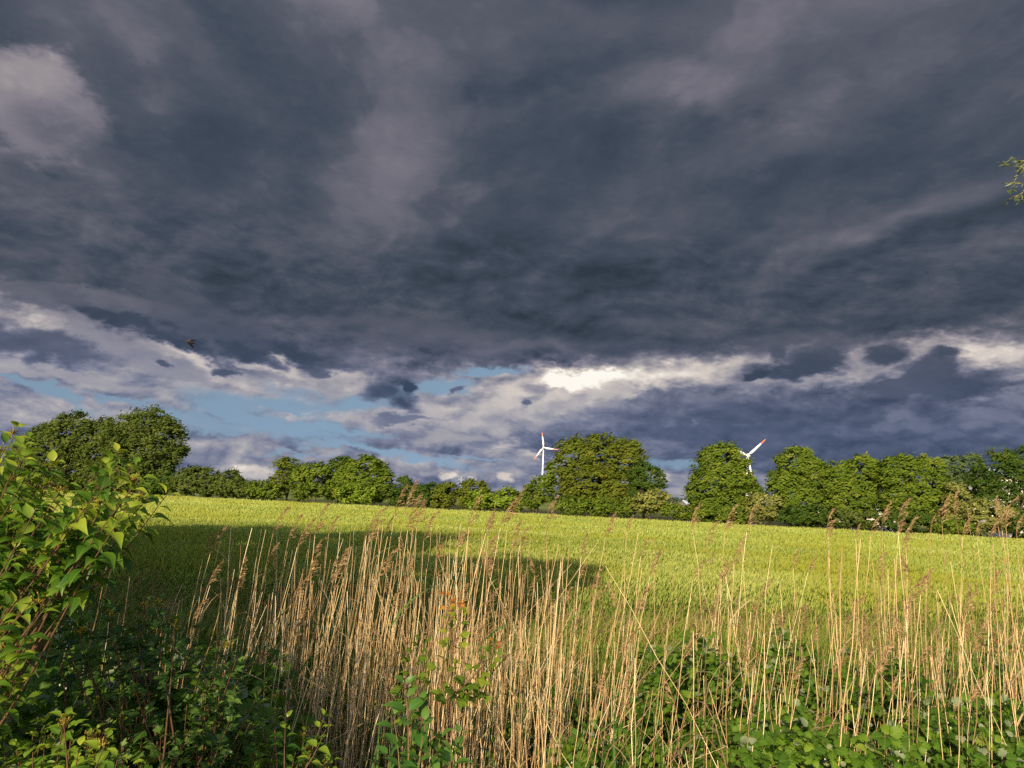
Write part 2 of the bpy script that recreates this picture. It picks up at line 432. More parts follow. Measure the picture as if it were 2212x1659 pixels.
        if smooth: me.polygons.foreach_set('use_smooth', np.ones(len(st), bool))
        for nm, arr in (('r', s.R), ('t', s.T)):
            a = me.attributes.new(nm, 'FLOAT', 'POINT'); a.data.foreach_set('value', np.concatenate(arr).astype(np.float32))
        me.update(calc_edges=True)
        ob = bpy.data.objects.new(name, me); COL.objects.link(ob)
        if parent is not None: ob.parent = parent
        elif loc is not None: ob.location = tuple(o)
        return ob


def tag(o, label=None, cat=None, group=None, kind=None):
    if label: o['label'] = label
    if cat: o['category'] = cat
    if group: o['group'] = group
    if kind: o['kind'] = kind
    return o


def thing(name, label, cat, loc=(0, 0, 0), group=None):
    o = bpy.data.objects.new(name, None); COL.objects.link(o)
    o.location = tuple(loc); o.empty_display_size = 0.2
    return tag(o, label, cat, group)


# leaf outlines: rows of (along, across, lift)
def strip(rows):
    """rows: (s, half-width, lift at midrib, droop at rim) -> midrib-folded blade"""
    v, q = [], []
    for (a, w, h, e) in rows: v += [(a, -w, h + e), (a, 0, h), (a, w, h + e)]
    for i in range(len(rows) - 1):
        b = i * 3
        q += [(b, b + 1, b + 4, b + 3), (b + 1, b + 2, b + 5, b + 4)]
    return np.array(v, float), q, []


DIAMOND = (np.array([(0, 0, 0), (.42, -.5, .06), (.42, .5, .06), (1, 0, -.05)], float), [(0, 1, 3, 2)], [])
SPRAY = (np.array([(0, 0, 0), (.3, -.5, .1), (.75, -.35, .0), (1, 0.1, -.12), (.65, .5, .02), (.25, .4, .1)], float), [(0, 1, 2, 5), (2, 3, 4, 5)], [])
OVATE = strip([(0, .02, 0, 0), (.07, .20, .012, .03), (.2, .42, .03, .05), (.38, .5, .03, .06), (.56, .43, 0, .055), (.74, .25, -.06, .04), (.88, .10, -.13, .02), (1, .01, -.2, 0)])
OVATE2 = strip([(0, .02, 0, 0), (.1, .25, .02, .06), (.3, .5, .03, .10), (.52, .46, -.03, .12), (.74, .25, -.15, .08), (.9, .09, -.27, .03), (1, .01, -.36, 0)])
LANCE = strip([(0, .05, 0, 0), (.2, .4, .02, .02), (.5, .5, .0, .03), (.8, .28, -.05, .02), (1, .02, -.12, 0)])
BLADE = strip([(0, .5, 0, .0), (.35, .5, .06, .01), (.7, .35, .0, .01), (1, .02, -.16, 0)])


def serrate(rows):
    v, q, t = [], [], []
    for (a, w, h, e) in rows: v += [(a, -w, h + e), (a, 0, h), (a, w, h + e)]
    nb = len(rows)
    for i in range(nb - 1):
        b = i * 3
        q += [(b, b + 1, b + 4, b + 3), (b + 1, b + 2, b + 5, b + 4)]
        k = len(v)
        a0, w0, h0, e0 = rows[i]; a1, w1, h1, e1 = rows[i + 1]
        v += [(a1 + .03, -(max(w0, w1) + .09), (h0 + h1) / 2 + e0), (a1 + .03, max(w0, w1) + .09, (h0 + h1) / 2 + e0)]
        t += [(b, b + 3, k), (b + 2, k + 1, b + 5)]
    return np.array(v, float), q, t


TOOTHED = serrate([(0, .02, 0, 0), (.1, .28, .02, .04), (.28, .42, .03, .06), (.46, .42, .02, .06), (.64, .34, -.02, .05), (.82, .18, -.07, .03), (1, .01, -.14, 0)])


def palmate():
    out = []
    for lobe, (ang, ln) in enumerate([(-130, .42), (-68, .78), (0, 1.0), (68, .78), (130, .42)]):
        a = math.radians(ang)
        def p(rr, da): return (rr * math.cos(a + da), rr * math.sin(a + da))
        out += [(*p(ln * .55, -.42), -.02), (*p(ln * .78, -.26), -.05), (*p(ln * .74, -.13), -.05), (*p(ln, 0), -.14), (*p(ln * .74, .13), -.05), (*p(ln * .78, .26), -.05), (*p(ln * .55, .42), -.02)]
    v = [(0, 0, .03)] + [(x * .6 + .25, y * .6, z) for x, y, z in out]
    n = len(out)
    return np.array(v, float), [], [(0, i, i + 1) for i in range(1, n)]


PALM = palmate()


# ------------------------------------------------------------------ materials
def new_mat(name):
    mt = bpy.data.materials.new(name); mt.use_nodes = True
    mt.node_tree.nodes.clear()
    return mt, Ex(mt.node_tree)


def attr(X_, name):
    n = X_.nt.nodes.new('ShaderNodeAttribute'); n.attribute_name = name
    return n.outputs['Fac']


def mixc(X_, f, a, b, mode='MIX'):
    n = X_.nt.nodes.new('ShaderNodeMix'); n.data_type = 'RGBA'; n.blend_type = mode
    X_.put(n.inputs[0], f)
    for i, q in ((6, a), (7, b)):
        if isinstance(q, tuple): q = (*q, 1)
        X_.put(n.inputs[i], q)
    return n.outputs[2]


def out(X_, sh):
    o = X_.nt.nodes.new('ShaderNodeOutputMaterial'); X_.nt.links.new(sh, o.inputs[0])


def mixs(X_, f, a, b):
    n = X_.nt.nodes.new('ShaderNodeMixShader'); X_.put(n.inputs[0], f)
    X_.nt.links.new(a, n.inputs[1]); X_.nt.links.new(b, n.inputs[2])
    return n.outputs[0]


def diffuse(X_, col, kind='ShaderNodeBsdfDiffuse'):
    n = X_.nt.nodes.new(kind); X_.put(n.inputs[0], (*col, 1) if isinstance(col, tuple) else col)
    return n.outputs[0]


def leaf_mat(name, stops, trans=0.35, glow=1.5, back=None, gloss=0.0, rough=0.45, patch=None, vein=0.0, ns=0.5):
    """stops colour the leaves by their own random value; thin leaves also let light through"""
    mt, Y = new_mat(name)
    col = Y.ramp(attr(Y, 'r'), stops)
    if patch:
        geo = Y.nt.nodes.new('ShaderNodeNewGeometry')
        col = mixc(Y, Y.step(Y.noise(geo.outputs['Position'], ns, 3.0), 0.42, 0.66), col, patch)
    if vein: col = mixc(Y, Y.step(attr(Y, 't'), 0.10, 0.0, 0.0, vein), col, (0.26, 0.30, 0.06))
    front = col
    if back:
        geo = Y.nt.nodes.new('ShaderNodeNewGeometry')
        front = mixc(Y, geo.outputs['Backfacing'], col, back)
    if gloss > 0:
        p = Y.nt.nodes.new('ShaderNodeBsdfPrincipled'); Y.put(p.inputs['Base Color'], front)
        p.inputs['Roughness'].default_value = rough; p.inputs['Specular IOR Level'].default_value = gloss
        base = p.outputs[0]
    else: base = diffuse(Y, front)
    if trans > 0:
        tcol = mixc(Y, 1.0, col, (glow, glow * 0.95, glow * 0.35), 'MULTIPLY')
        base = mixs(Y, trans, base, diffuse(Y, tcol, 'ShaderNodeBsdfTranslucent'))
    out(Y, base)
    return mt


def solid_mat(name, c0, c1=None, rough=0.7, spec=0.2, scale=4.0, stretch=(1, 1, 1), attr_mix=False, metal=0.0, bump=0.0):
    mt, Y = new_mat(name)
    p = Y.nt.nodes.new('ShaderNodeBsdfPrincipled')
    co = Y.nt.nodes.new('ShaderNodeTexCoord')
    vec = Y.v('MULTIPLY', co.outputs['Object'], stretch)
    nz = Y.noise(vec, scale, 5.0, 0.6)
    col = mixc(Y, Y.step(nz, 0.3, 0.7) if not attr_mix else attr(Y, 'r'), c0, c1 or c0)
    Y.put(p.inputs['Base Color'], col)
    p.inputs['Roughness'].default_value = rough; p.inputs['Specular IOR Level'].default_value = spec; p.inputs['Metallic'].default_value = metal
    if bump:
        b = Y.nt.nodes.new('ShaderNodeBump'); b.inputs['Strength'].default_value = bump
        Y.put(b.inputs['Height'], nz); Y.nt.links.new(b.outputs[0], p.inputs['Normal'])
    out(Y, p.outputs[0])
    return mt


BARK = solid_mat('bark', (.055, .045, .032), (.12, .10, .075), 0.9, 0.1, 6.0, (1, 1, .25), bump=.4)


def noise2(x, y, seed=0, octaves=4, scale=1.0):
    """smooth value noise on the plane, about 0..1"""
    tot, amp, norm = 0, 1.0, 0
    x, y = np.asarray(x, float) * scale, np.asarray(y, float) * scale
    for o in range(octaves):
        g = np.random.default_rng(seed * 31 + o).random((64, 64))
        xi, yi = np.floor(x).astype(int), np.floor(y).astype(int)
        fx, fy = x - xi, y - yi
        fx, fy = fx * fx * (3 - 2 * fx), fy * fy * (3 - 2 * fy)
        a, b = g[xi % 64, yi % 64], g[(xi + 1) % 64, yi % 64]
        c, d = g[xi % 64, (yi + 1) % 64], g[(xi + 1) % 64, (yi + 1) % 64]
        tot = tot + amp * ((a * (1 - fx) + b * fx) * (1 - fy) + (c * (1 - fx) + d * fx) * fy)
        norm += amp; amp *= 0.5; x, y = x * 2.03 + 7, y * 2.03 + 3
    return tot / norm


def randdir(n):
    return unit(rng.normal(size=(n, 3)))

# ------------------------------------------------------------------ ground, field
def edge_y(X_):
    return np.interp(X_, [-160, -57, 1.5, 40, 110], [133, 98, 79, 62, 31])


def ground_z(x, y):
    z = 0.06 * (noise2(x, y, 3, 3, 0.35) - 0.5)
    return z - 0.25 * np.exp(-((np.asarray(y) - 6.5) / 1.6) ** 2)     # a shallow ditch where the reeds stand


mt, Y = new_mat('ground_soil')
geo = Y.nt.nodes.new('ShaderNodeNewGeometry')
n1 = Y.noise(geo.outputs['Position'], 2.5, 6.0, 0.65)
n2 = Y.noise(geo.outputs['Position'], 0.02, 3.0, 0.5)
far = mixc(Y, Y.step(n2, .42, .58), (.10, .14, .03), (.22, .24, .07))
near = mixc(Y, Y.step(n1, .35, .65), (.022, .026, .010), (.06, .055, .028))
ln = Y.v('LENGTH', geo.outputs['Position'])
gp = Y.nt.nodes.new('ShaderNodeBsdfPrincipled'); gp.inputs['Roughness'].default_value = 0.95; gp.inputs['Specular IOR Level'].default_value = 0.1
Y.put(gp.inputs['Base Color'], mixc(Y, Y.step(ln, 120.0, 200.0), near, far))
out(Y, gp.outputs[0])
GROUND_MAT = mt
g = Soup()
xs = np.concatenate([[-6000, -2500, -900, -300, -120, -60], np.arange(-30, 30.1, 1.0), [60, 120, 300, 900, 2500, 6000]])
ys = np.concatenate([[-400, -100, -40, -20, -10], np.arange(-4, 14.1, 0.5), [20, 30, 60, 120, 300, 900, 2500, 7000]])
gx, gy = np.meshgrid(xs, ys, indexing='ij')
gz = np.where((np.abs(gx) < 31) & (gy < 15), ground_z(gx, gy), 0.0)
ny = len(ys)
i, j = np.meshgrid(np.arange(len(xs) - 1), np.arange(ny - 1), indexing='ij')
g.add(np.stack([gx, gy, gz], -1), np.stack([i * ny + j, (i + 1) * ny + j, (i + 1) * ny + j + 1, i * ny + j + 1], -1).reshape(-1, 4))
tag(g.build('ground', GROUND_MAT, smooth=True), 'dark soil under the field and the ditch', None, None, 'structure')

WHEAT = leaf_mat('wheat_ears', [(0, (.19, .24, .035)), (.35, (.28, .34, .07)), (.7, (.38, .42, .11)), (1, (.51, .52, .19))], 0.30, 1.2, patch=(.30, .32, .05), ns=0.16)
WHEAT_LEAF = leaf_mat('wheat_blades', [(0, (.06, .12, .02)), (.6, (.12, .20, .035)), (1, (.20, .28, .05))], 0.35, 1.3)
mt, Y = new_mat('wheat_sward')
geo = Y.nt.nodes.new('ShaderNodeNewGeometry')
w1 = Y.noise(Y.v('MULTIPLY', geo.outputs['Position'], (1, .6, 1)), 9.0, 4.0, .7)
w2 = Y.noise(geo.outputs['Position'], 0.12, 4.0, .6)
wc = mixc(Y, Y.step(w1, .35, .65), (.05, .08, .015), mixc(Y, Y.step(w2, .35, .65), (.24, .29, .05), (.32, .34, .075)))
out(Y, mixs(Y, 0.2, diffuse(Y, wc), diffuse(Y, wc, 'ShaderNodeBsdfTranslucent')))
WHEAT_BASE = mt

w = Soup()
# interior sward: low and dark near the viewer where one looks between the ears, nearly ear-high far off
sx = np.concatenate([np.arange(-150, -40, 4.0), np.arange(-40, 40, 1.0), np.arange(40, 111, 4.0)])
u = np.linspace(0, 1, 60) ** 1.7
SX, UU = np.meshgrid(sx, u, indexing='ij')
near_e = 13.3 + 1.2 * (noise2(SX, SX * 0, 5, 3, .35) - .5)
SY = near_e + (edge_y(SX) - near_e) * UU
SZ = np.interp(SY, [12, 18, 35, 60, 140], [.34, .46, .60, .68, .71]) + 0.10 * (noise2(SX, SY, 8, 3, .8) - .5)
i, j = np.meshgrid(np.arange(len(sx) - 1), np.arange(59), indexing='ij')
w.add(np.stack([SX, SY, SZ], -1), np.stack([i * 60 + j, (i + 1) * 60 + j, (i + 1) * 60 + j + 1, i * 60 + j + 1], -1).reshape(-1, 4), None, .5, 0, 2)
EAR = (np.array([(0, 0, 0), (.3, -.5, 0), (.8, -.4, .0), (1, 0, 0), (.8, .4, 0), (.3, .5, 0)], float), [(0, 1, 2, 5), (2, 3, 4, 5)], [])
N_EAR = 420000
# sample distance so that ears thin out (and stand for more of them) far away
q = rng.random(N_EAR)
yy = 12.0 * (110 / 12.0) ** (q ** 1.15)
half = 0.80 * yy + 4
xx = (rng.random(N_EAR) * 2 - 1) * half
ok = (yy < edge_y(xx) + .2) & (yy > 13.2 + 1.2 * (noise2(xx, xx * 0, 5, 3, .35) - .5) + rng.normal(size=N_EAR) * .15)
xx, yy = xx[ok], yy[ok]
sc = np.clip(yy / 14.0, 1, 6) ** 0.62
zt = .74 + .16 * (noise2(xx, yy, 8, 4, .5) - .5) + rng.normal(size=len(xx)) * .04
edge_d = yy - (13.3 + 1.2 * (noise2(xx, xx * 0, 5, 3, .35) - .5))
zt -= np.clip(1.6 - edge_d, 0, 1.6) / 1.6 * rng.random(len(xx)) * .42
n = len(xx)
ln_ = rng.uniform(.07, .105, n) * sc ** .8
wd_ = rng.uniform(.013, .019, n) * sc
ax_ = np.stack([rng.normal(.22, .2, n), rng.normal(0, .2, n), np.ones(n)], -1)
O = np.stack([xx, yy, zt - ln_ * .8], -1)
rv = np.clip(rng.normal(.5, .22, n) + (noise2(xx, yy, 12, 3, .22) - .5) * .5, 0, 1)
nr = np.stack([rng.normal(0, .6, n), -np.ones(n), rng.normal(.2, .3, n)], -1)
w.leaves(O, ax_, nr, ln_, wd_, EAR, rv, 0)
nn = yy < 34
w.leaves(O[nn], ax_[nn], np.stack([np.ones(nn.sum()), rng.normal(0, .6, nn.sum()), np.zeros(nn.sum())], -1), ln_[nn], wd_[nn], EAR, rv[nn], 0)
# blades under the ears
nb = yy < 60
k = nb.sum()
a2 = np.stack([rng.normal(.5, .7, k), rng.normal(0, .7, k), rng.uniform(.5, 1.3, k)], -1)
w.leaves(O[nb] - np.stack([np.zeros(k), np.zeros(k), rng.uniform(.08, .22, k)], -1), a2, np.stack([rng.normal(0, .5, k), rng.normal(-.4, .5, k), np.ones(k)], -1), rng.uniform(.12, .24, k) * sc[nb] ** .6, rng.uniform(.012, .02, k) * sc[nb], LANCE, rng.random(k), 1)
nb = yy < 20
k = nb.sum()
st = O[nb]
w.leaves(st - np.array([0, 0, .42]), ax_[nb] * [.3, .3, 1], np.stack([rng.normal(0, .4, k), -np.ones(k), np.zeros(k)], -1), .46, .008, DIAMOND, .4 + rng.random(k) * .6, 1)
tag(w.build('wheat', [WHEAT, WHEAT_LEAF, WHEAT_BASE]), 'unripe yellow green wheat filling the field up to the hedge', 'wheat field', None, 'stuff')

# ------------------------------------------------------------------ grass margin
GRASS = leaf_mat('grass_blades', [(0, (.05, .09, .014)), (.4, (.10, .165, .024)), (.75, (.20, .26, .04)), (1, (.36, .35, .11))], 0.35, 1.3)
SEED = leaf_mat('grass_seedheads', [(0, (.16, .11, .05)), (1, (.34, .25, .12))], 0.3, 1.1)
gr = Soup()
n = 60000
yy = rng.uniform(7.8, 14.8, n); xx = rng.uniform(-1, 1, n) * (yy * .75 + 1.5)
dens = noise2(xx, yy, 21, 3, .9)
k = dens > rng.random(n) * .75
xx, yy, dens = xx[k], yy[k], dens[k]; n = len(xx)
hh = (.28 + .55 * dens) * rng.uniform(.6, 1.25, n) * np.interp(yy, [7.8, 9.5, 12.5, 14.8], [.8, 1.0, 1.1, .95])
gr_r = np.clip(rng.random(n) * .75 + np.interp(yy, [8, 10, 13], [0, .22, .5]), 0, 1)
gr.leaves(np.stack([xx, yy, ground_z(xx, yy)], -1), np.stack([rng.normal(.28, .3, n), rng.normal(0, .28, n), np.ones(n)], -1), np.stack([rng.normal(0, .5, n), -np.ones(n), np.full(n, .3)], -1), hh, rng.uniform(.007, .014, n), BLADE, gr_r, 0)
n = 5000
yy = rng.uniform(3.0, 7.8, n); xx = rng.uniform(-4.5, 7.5, n)
gr.leaves(np.stack([xx, yy, ground_z(xx, yy)], -1), np.stack([rng.normal(.2, .3, n), rng.normal(0, .3, n), np.ones(n)], -1), np.stack([rng.normal(0, .5, n), -np.ones(n), np.full(n, .3)], -1), rng.uniform(.3, .75, n), rng.uniform(.006, .012, n), BLADE, rng.random(n) * .8, 0)
for _ in range(330):
    y0 = rng.uniform(8.2, 12.6); x0 = rng.uniform(-1, 1) * (y0 * .66); h0 = rng.uniform(.75, 1.2)
    lean = rng.normal(.16, .09)
    t_ = np.linspace(0, 1, 6)[:, None]
    P = np.array([x0, y0, 0]) + t_ * np.array([0, 0, h0]) + t_ ** 2.5 * np.array([lean, rng.normal(0, .05), -.05 * h0])
    gr.tube(P, np.linspace(.003, .0016, 6), 3, rng.uniform(.5, 1), False)
    m_ = 26
    f = rng.uniform(.74, 1.0, m_); b = np.array([x0, y0, 0]) + f[:, None] * np.array([0, 0, h0]) + (f ** 2.5)[:, None] * np.array([lean, 0, -.05 * h0])
    gr.leaves(b, np.stack([rng.normal(.5, .5, m_), rng.normal(0, .4, m_), rng.uniform(.2, 1.2, m_)], -1), randdir(m_), rng.uniform(.03, .075, m_), .011, DIAMOND, rng.random(m_), 1)
tag(gr.build('grass', [GRASS, SEED]), 'rough dark green grass with brown seed heads along the field margin', 'grass', None, 'stuff')

# ------------------------------------------------------------------ hedge trees and shrubs
GREENS = {
    'mid': [(0, (.055, .095, .012)), (.5, (.095, .145, .017)), (1, (.17, .205, .03))],
    'deep': [(0, (.030, .062, .012)), (.5, (.052, .092, .016)), (1, (.09, .125, .024))],
    'olive': [(0, (.045, .07, .015)), (.5, (.075, .105, .022)), (1, (.12, .145, .036))],
    'rust': [(0, (.065, .08, .012)), (.45, (.095, .122, .016)), (.75, (.11, .145, .019)), (1, (.17, .165, .027))],
    'fresh': [(0, (.10, .16, .016)), (.5, (.15, .22, .022)), (1, (.22, .28, .045))],
    'pale': [(0, (.11, .13, .03)), (.5, (.17, .185, .045)), (1, (.27, .27, .09))],
    'blue': [(0, (.05, .085, .03)), (.5, (.08, .12, .045)), (1, (.13, .17, .07))],
}
HMAT = {k: leaf_mat('foliage_' + k, v, 0.28, 1.35) for k, v in GREENS.items()}
BLOSSOM = leaf_mat('blossom', [(0, (.55, .52, .40)), (1, (.75, .72, .55))], 0.2, 1.0)
WIND = np.array([.95, .1, .32])


def crown_soup(lobes, pal_leaf, n_per, leaf_l, leaf_w, clump, loose=0.0, wind=1.0, tmpl=SPRAY, soup=None, mat=0, droop=0.0):
    """lobes: (centre, (rx, ry, rz)); leaves in clumps over the lobes' outsides, thinner inside"""
    s = soup or Soup()
    for li, (c, R) in enumerate(lobes):
        c = np.asarray(c, float); R = np.asarray(R, float)
        area = 4 * np.pi * ((R[0] * R[1]) ** 1.6 / 3 + (R[0] * R[2]) ** 1.6 / 3 + (R[1] * R[2]) ** 1.6 / 3) ** (1 / 1.6)
        nc = max(12, int(area * n_per))
        d = randdir(nc)
        bump = .80 + .30 * noise2(np.arctan2(d[:, 0], d[:, 1]) * 2.2 + li * 5, d[:, 2] * 2.4 + li * 3, 17 + li, 3, 1.3)
        rr = (1 - np.abs(rng.normal(0, .10 + loose, nc))) * bump
        rr = np.where(rng.random(nc) < .12, rr * rng.uniform(1.05, 1.22, nc), rr)
        P = c + d * R * rr[:, None]
        keep = np.ones(nc, bool)
        for lj, (c2, R2) in enumerate(lobes):
            if lj != li: keep &= (((P - c2) / (np.asarray(R2) * .72)) ** 2).sum(1) > 1
        keep &= P[:, 2] > 0.1
        P, d = P[keep], d[keep]
        if not len(P): continue
        nl = 26
        cs = clump * rng.uniform(.55, 1.35, len(P))
        n = len(P) * nl
        off = rng.normal(size=(n, 3)) * np.repeat(cs, nl)[:, None] * [.55, .55, .34]
        Q = np.repeat(P, nl, 0) + off
        nrm = unit(np.repeat(d * [1, 1, .8] / R * R.mean(), nl, 0)) * .75 + unit(off) * .65 + randdir(n) * .55 + [0, 0, .30]
        ax = WIND * wind + randdir(n) * .75 + np.repeat(d, nl, 0) * .35 + [0, 0, -droop]
        rv = np.clip(np.repeat(rng.normal(.5, .2, len(P)), nl) + rng.normal(0, .16, n), 0, 1)
        s.leaves(Q, ax, nrm, leaf_l * rng.uniform(.6, 1.3, n), leaf_w * rng.uniform(.7, 1.3, n), tmpl, rv, mat)
    return s


def branch_soup(base, lobes, r0, seed_n=3):
    s = Soup()
    base = np.asarray(base, float)
    big = max(lobes, key=lambda l: l[1][0] * l[1][2])
    c = np.asarray(big[0], float)
    top = c + [0, 0, big[1][2] * .55]
    t = np.linspace(0, 1, 7)[:, None]
    P = base + (top - base) * t + np.sin(t * 5 + base[0]) * np.array([.06, .05, 0]) * np.linalg.norm(top - base) * .3
    P[0, 2] -= .2
    s.tube(P, np.linspace(r0, r0 * .25, 7), 8)
    for (lc, R) in lobes:
        lc = np.asarray(lc, float); R = np.asarray(R, float)
        for _ in range(seed_n):
            e = lc + randdir(1)[0] * R * .8
            k = rng.integers(1, 5); a = P[k]
            if e[2] < a[2]: e[2] = a[2] + abs(e[2] - a[2]) * .4
            tt = np.linspace(0, 1, 6)[:, None]
            s.tube(a + (e - a) * tt + np.sin(tt * 3.1) * np.array([0, 0, .12]) * np.linalg.norm(e - a), np.linspace(r0 * .42, r0 * .06, 6), 5)
    return s


def hedge_tree(name, label, cat, lobes_px, dy=3.0, pal='mid', n_per=1.15, loose=0.0, clump=.36, leaf=(.31, .13), depth=.85, wind=1.0, blossom=0, trunk=.16, group='trees and shrubs of the hedge behind the wheat', tmpl=SPRAY):
    cx = np.mean([l[0] for l in lobes_px])
    X_ = (cx - 512) / F * 80
    for _ in range(6):
        Yd = float(edge_y(X_)) + dy; X_ = (cx - 512) / F * Yd
    sc = Yd / F
    lobes = [(np.array(at(l[0], l[1], Yd + (l[4] if len(l) > 4 else 0))), (l[2] * sc, l[2] * sc * depth, l[3] * sc)) for l in lobes_px]
    base = np.array([np.mean([l[0][0] for l in lobes]), np.mean([l[0][1] for l in lobes]), 0.0])
    t = thing(name, label, cat, base, group)
    k = Yd / 80
    s = crown_soup(lobes, pal, 3.0 * n_per / k ** 1.6, leaf[0] * k, leaf[1] * k, clump * k, loose, wind, tmpl)
    mats = [HMAT[pal]]
    if blossom:
        mats.append(BLOSSOM)
        for (c, R) in lobes:
            m_ = int(blossom)
            d = randdir(m_); d[:, 1] = -np.abs(d[:, 1])
            s.leaves(c + d * np.asarray(R) * rng.uniform(.9, 1.06, (m_, 1)), randdir(m_), d + [0, 0, .4], .16, .13, DIAMOND, None, 1)
    s.build('crown', mats, t, base)
    branch_soup(base, lobes, trunk).build('trunk', BARK, t, base)
    return t


HT = []
def T(*a, **k): HT.append(hedge_tree(*a, **k))


# left: two big dark trees
T('broad_tree', 'broad dark olive tree at the left end of the hedge, behind the dogwood leaves', 'tree',
  [(48, 450, 26, 26), (72, 436, 26, 24), (96, 446, 24, 28), (60, 474, 36, 20), (100, 474, 24, 20), (24, 462, 18, 22), (112, 450, 18, 26)], 5, 'olive', .95, .05, .5, trunk=.35)
T('tall_tree', 'tallest dark tree of the left pair, ragged crown with a drooping right side', 'tree',
  [(124, 440, 24, 26), (148, 424, 22, 17), (162, 440, 22, 22), (140, 458, 30, 24), (172, 452, 14, 14), (120, 474, 26, 20), (160, 474, 14, 16)], 4, 'olive', .8, .10, .5, trunk=.35)
T('hedge_shrub', 'dark low shrub tucked under the drooping side of the tall left tree', 'shrub', [(164, 484, 10, 10), (152, 486, 14, 9)], 1.5, 'deep', trunk=.07)
T('hedge_shrub', 'wide olive thorn shrub with spiky top, first right of the tall left tree', 'shrub', [(188, 482, 16, 14), (206, 482, 14, 14), (196, 475, 12, 8)], 3, 'olive', 1.1, .06, wind=1.4, trunk=.07)
T('hedge_shrub', 'small flat topped shrub joined to the right of the spiky olive thorn shrub', 'shrub', [(228, 482, 12, 11), (222, 488, 12, 9)], 3.5, 'olive', trunk=.07)
T('hedge_shrub', 'low rounded shrub sloping to the right, beside the flat topped shrub', 'shrub', [(236, 489, 14, 9), (246, 492, 9, 7)], 2, 'olive', trunk=.06)
T('hedge_shrub', 'lowest bright shrub in the dip left of the wispy brown tree', 'shrub', [(260, 491, 12, 8), (272, 492, 8, 7)], 2, 'mid', trunk=.06)
T('wispy_tree', 'wispy brownish tree with bare twigs, left end of the middle clump', 'tree', [(287, 470, 15, 14), (280, 482, 12, 14), (298, 478, 10, 14)], 4.5, 'rust', .55, .16, .5, wind=1.3, trunk=.12)
T('hedge_tree', 'mid green tree between the wispy brown tree and the wind combed tree', 'tree', [(302, 482, 12, 17), (318, 480, 14, 17), (330, 484, 10, 16)], 3, 'mid', trunk=.14)
T('hedge_tree', 'darker taller tree standing behind the left shoulder of the wind combed tree', 'tree', [(336, 474, 10, 16), (345, 472, 10, 14)], 6, 'deep', trunk=.14)
T('wind_combed_tree', 'dome shaped tree with wind combed leaves and a dark right side, middle clump', 'tree', [(364, 475, 24, 19), (374, 484, 16, 18), (352, 482, 16, 18)], 3, 'mid', 1.2, .02, wind=1.8, trunk=.2)
T('hedge_shrub', 'pale green shrub in front of the foot of the wind combed tree', 'shrub', [(350, 494, 13, 9), (364, 496, 10, 8)], 1.2, 'fresh', trunk=.06)
T('hedge_tree', 'small dark pointed tree just right of the wind combed tree', 'tree', [(401, 490, 10, 13), (396, 496, 10, 9), (402, 482, 5, 7)], 4, 'deep', .9, trunk=.1)
T('hedge_shrub', 'low dark shrub right of the small pointed tree', 'shrub', [(420, 496, 12, 11), (432, 493, 10, 9)], 3, 'deep', trunk=.07)
T('hedge_shrub', 'low yellowish shrub left of the distant pylon', 'shrub', [(446, 494, 11, 11), (440, 500, 12, 8)], 3, 'rust', trunk=.07)
T('hedge_shrub', 'rounded brownish shrub just right of the distant pylon', 'shrub', [(474, 492, 15, 12), (482, 496, 10, 10), (464, 498, 9, 9)], 4, 'rust', trunk=.09)
T('hedge_shrub', 'bright green shrub in front of the rounded brownish shrub', 'shrub', [(478, 501, 13, 8), (490, 502, 8, 7)], 1.5, 'fresh', 1.2, trunk=.05)
T('hedge_shrub', 'bright leafy shrub between the brownish shrub and the big rust tinted tree', 'shrub', [(506, 499, 11, 10), (516, 501, 8, 9)], 2, 'fresh', trunk=.06)
T('hedge_tree', 'dark leafy tree at the left foot of the big rust tinted tree', 'tree', [(540, 490, 12, 14), (532, 498, 10, 11), (548, 476, 6, 12), (528, 492, 6, 6)], 1.5, 'mid', 1.1, trunk=.12)
T('rust_tinted_tree', 'big flat topped tree with rust tinted leaves, right of the smaller turbine', 'tree', [(574, 462, 21, 25), (598, 458, 24, 22), (622, 462, 21, 24), (585, 488, 28, 22), (618, 490, 24, 20)], 4, 'rust', 1.15, .03, .42, wind=1.5, trunk=.28)
T('hedge_tree', 'dark green tree leaning out from the right side of the rust tinted tree', 'tree', [(640, 474, 12, 15), (652, 480, 12, 12), (640, 492, 12, 14)], 3, 'deep', .95, .06, trunk=.14)
T('hedge_shrub', 'pale leafy shrub under the leaning dark tree, left of the gap', 'shrub', [(645, 503, 13, 10), (658, 500, 9, 9)], 1.2, 'pale', 1.2, trunk=.06, leaf=(.30, .2))
T('hedge_shrub', 'low shrubs stub in the gap where the distant wood shows', 'shrub', [(672, 511, 12, 6), (682, 512, 9, 6)], 1.2, 'mid', 1.2, trunk=.05, blossom=4)
T('egg_shaped_tree', 'egg shaped dense green tree partly hiding the larger turbine', 'tree', [(721, 463, 22, 20), (721, 482, 31, 20), (706, 494, 21, 17), (742, 495, 18, 17), (722, 506, 30, 15)], 3, 'mid', 1.25, .01, .44, wind=1.3, trunk=.22)
T('hedge_shrub', 'pale yellowish shrub right of the egg shaped tree', 'shrub', [(756, 508, 11, 13), (770, 508, 13, 12)], 1.5, 'pale', trunk=.06)
T('hedge_tree', 'square shouldered tree right of the larger turbine, thin left branches', 'tree', [(796, 468, 20, 22), (812, 480, 18, 22), (780, 484, 13, 14), (800, 502, 24, 20)], 3, 'mid', 1.6, .04, wind=1.2, trunk=.2)
T('hedge_tree', 'low crowned tree between the square shouldered tree and the long domed tree', 'tree', [(838, 482, 17, 20), (862, 474, 20, 18), (850, 500, 26, 20)], 3, 'mid', 1.6, .02, wind=1.2, trunk=.18)
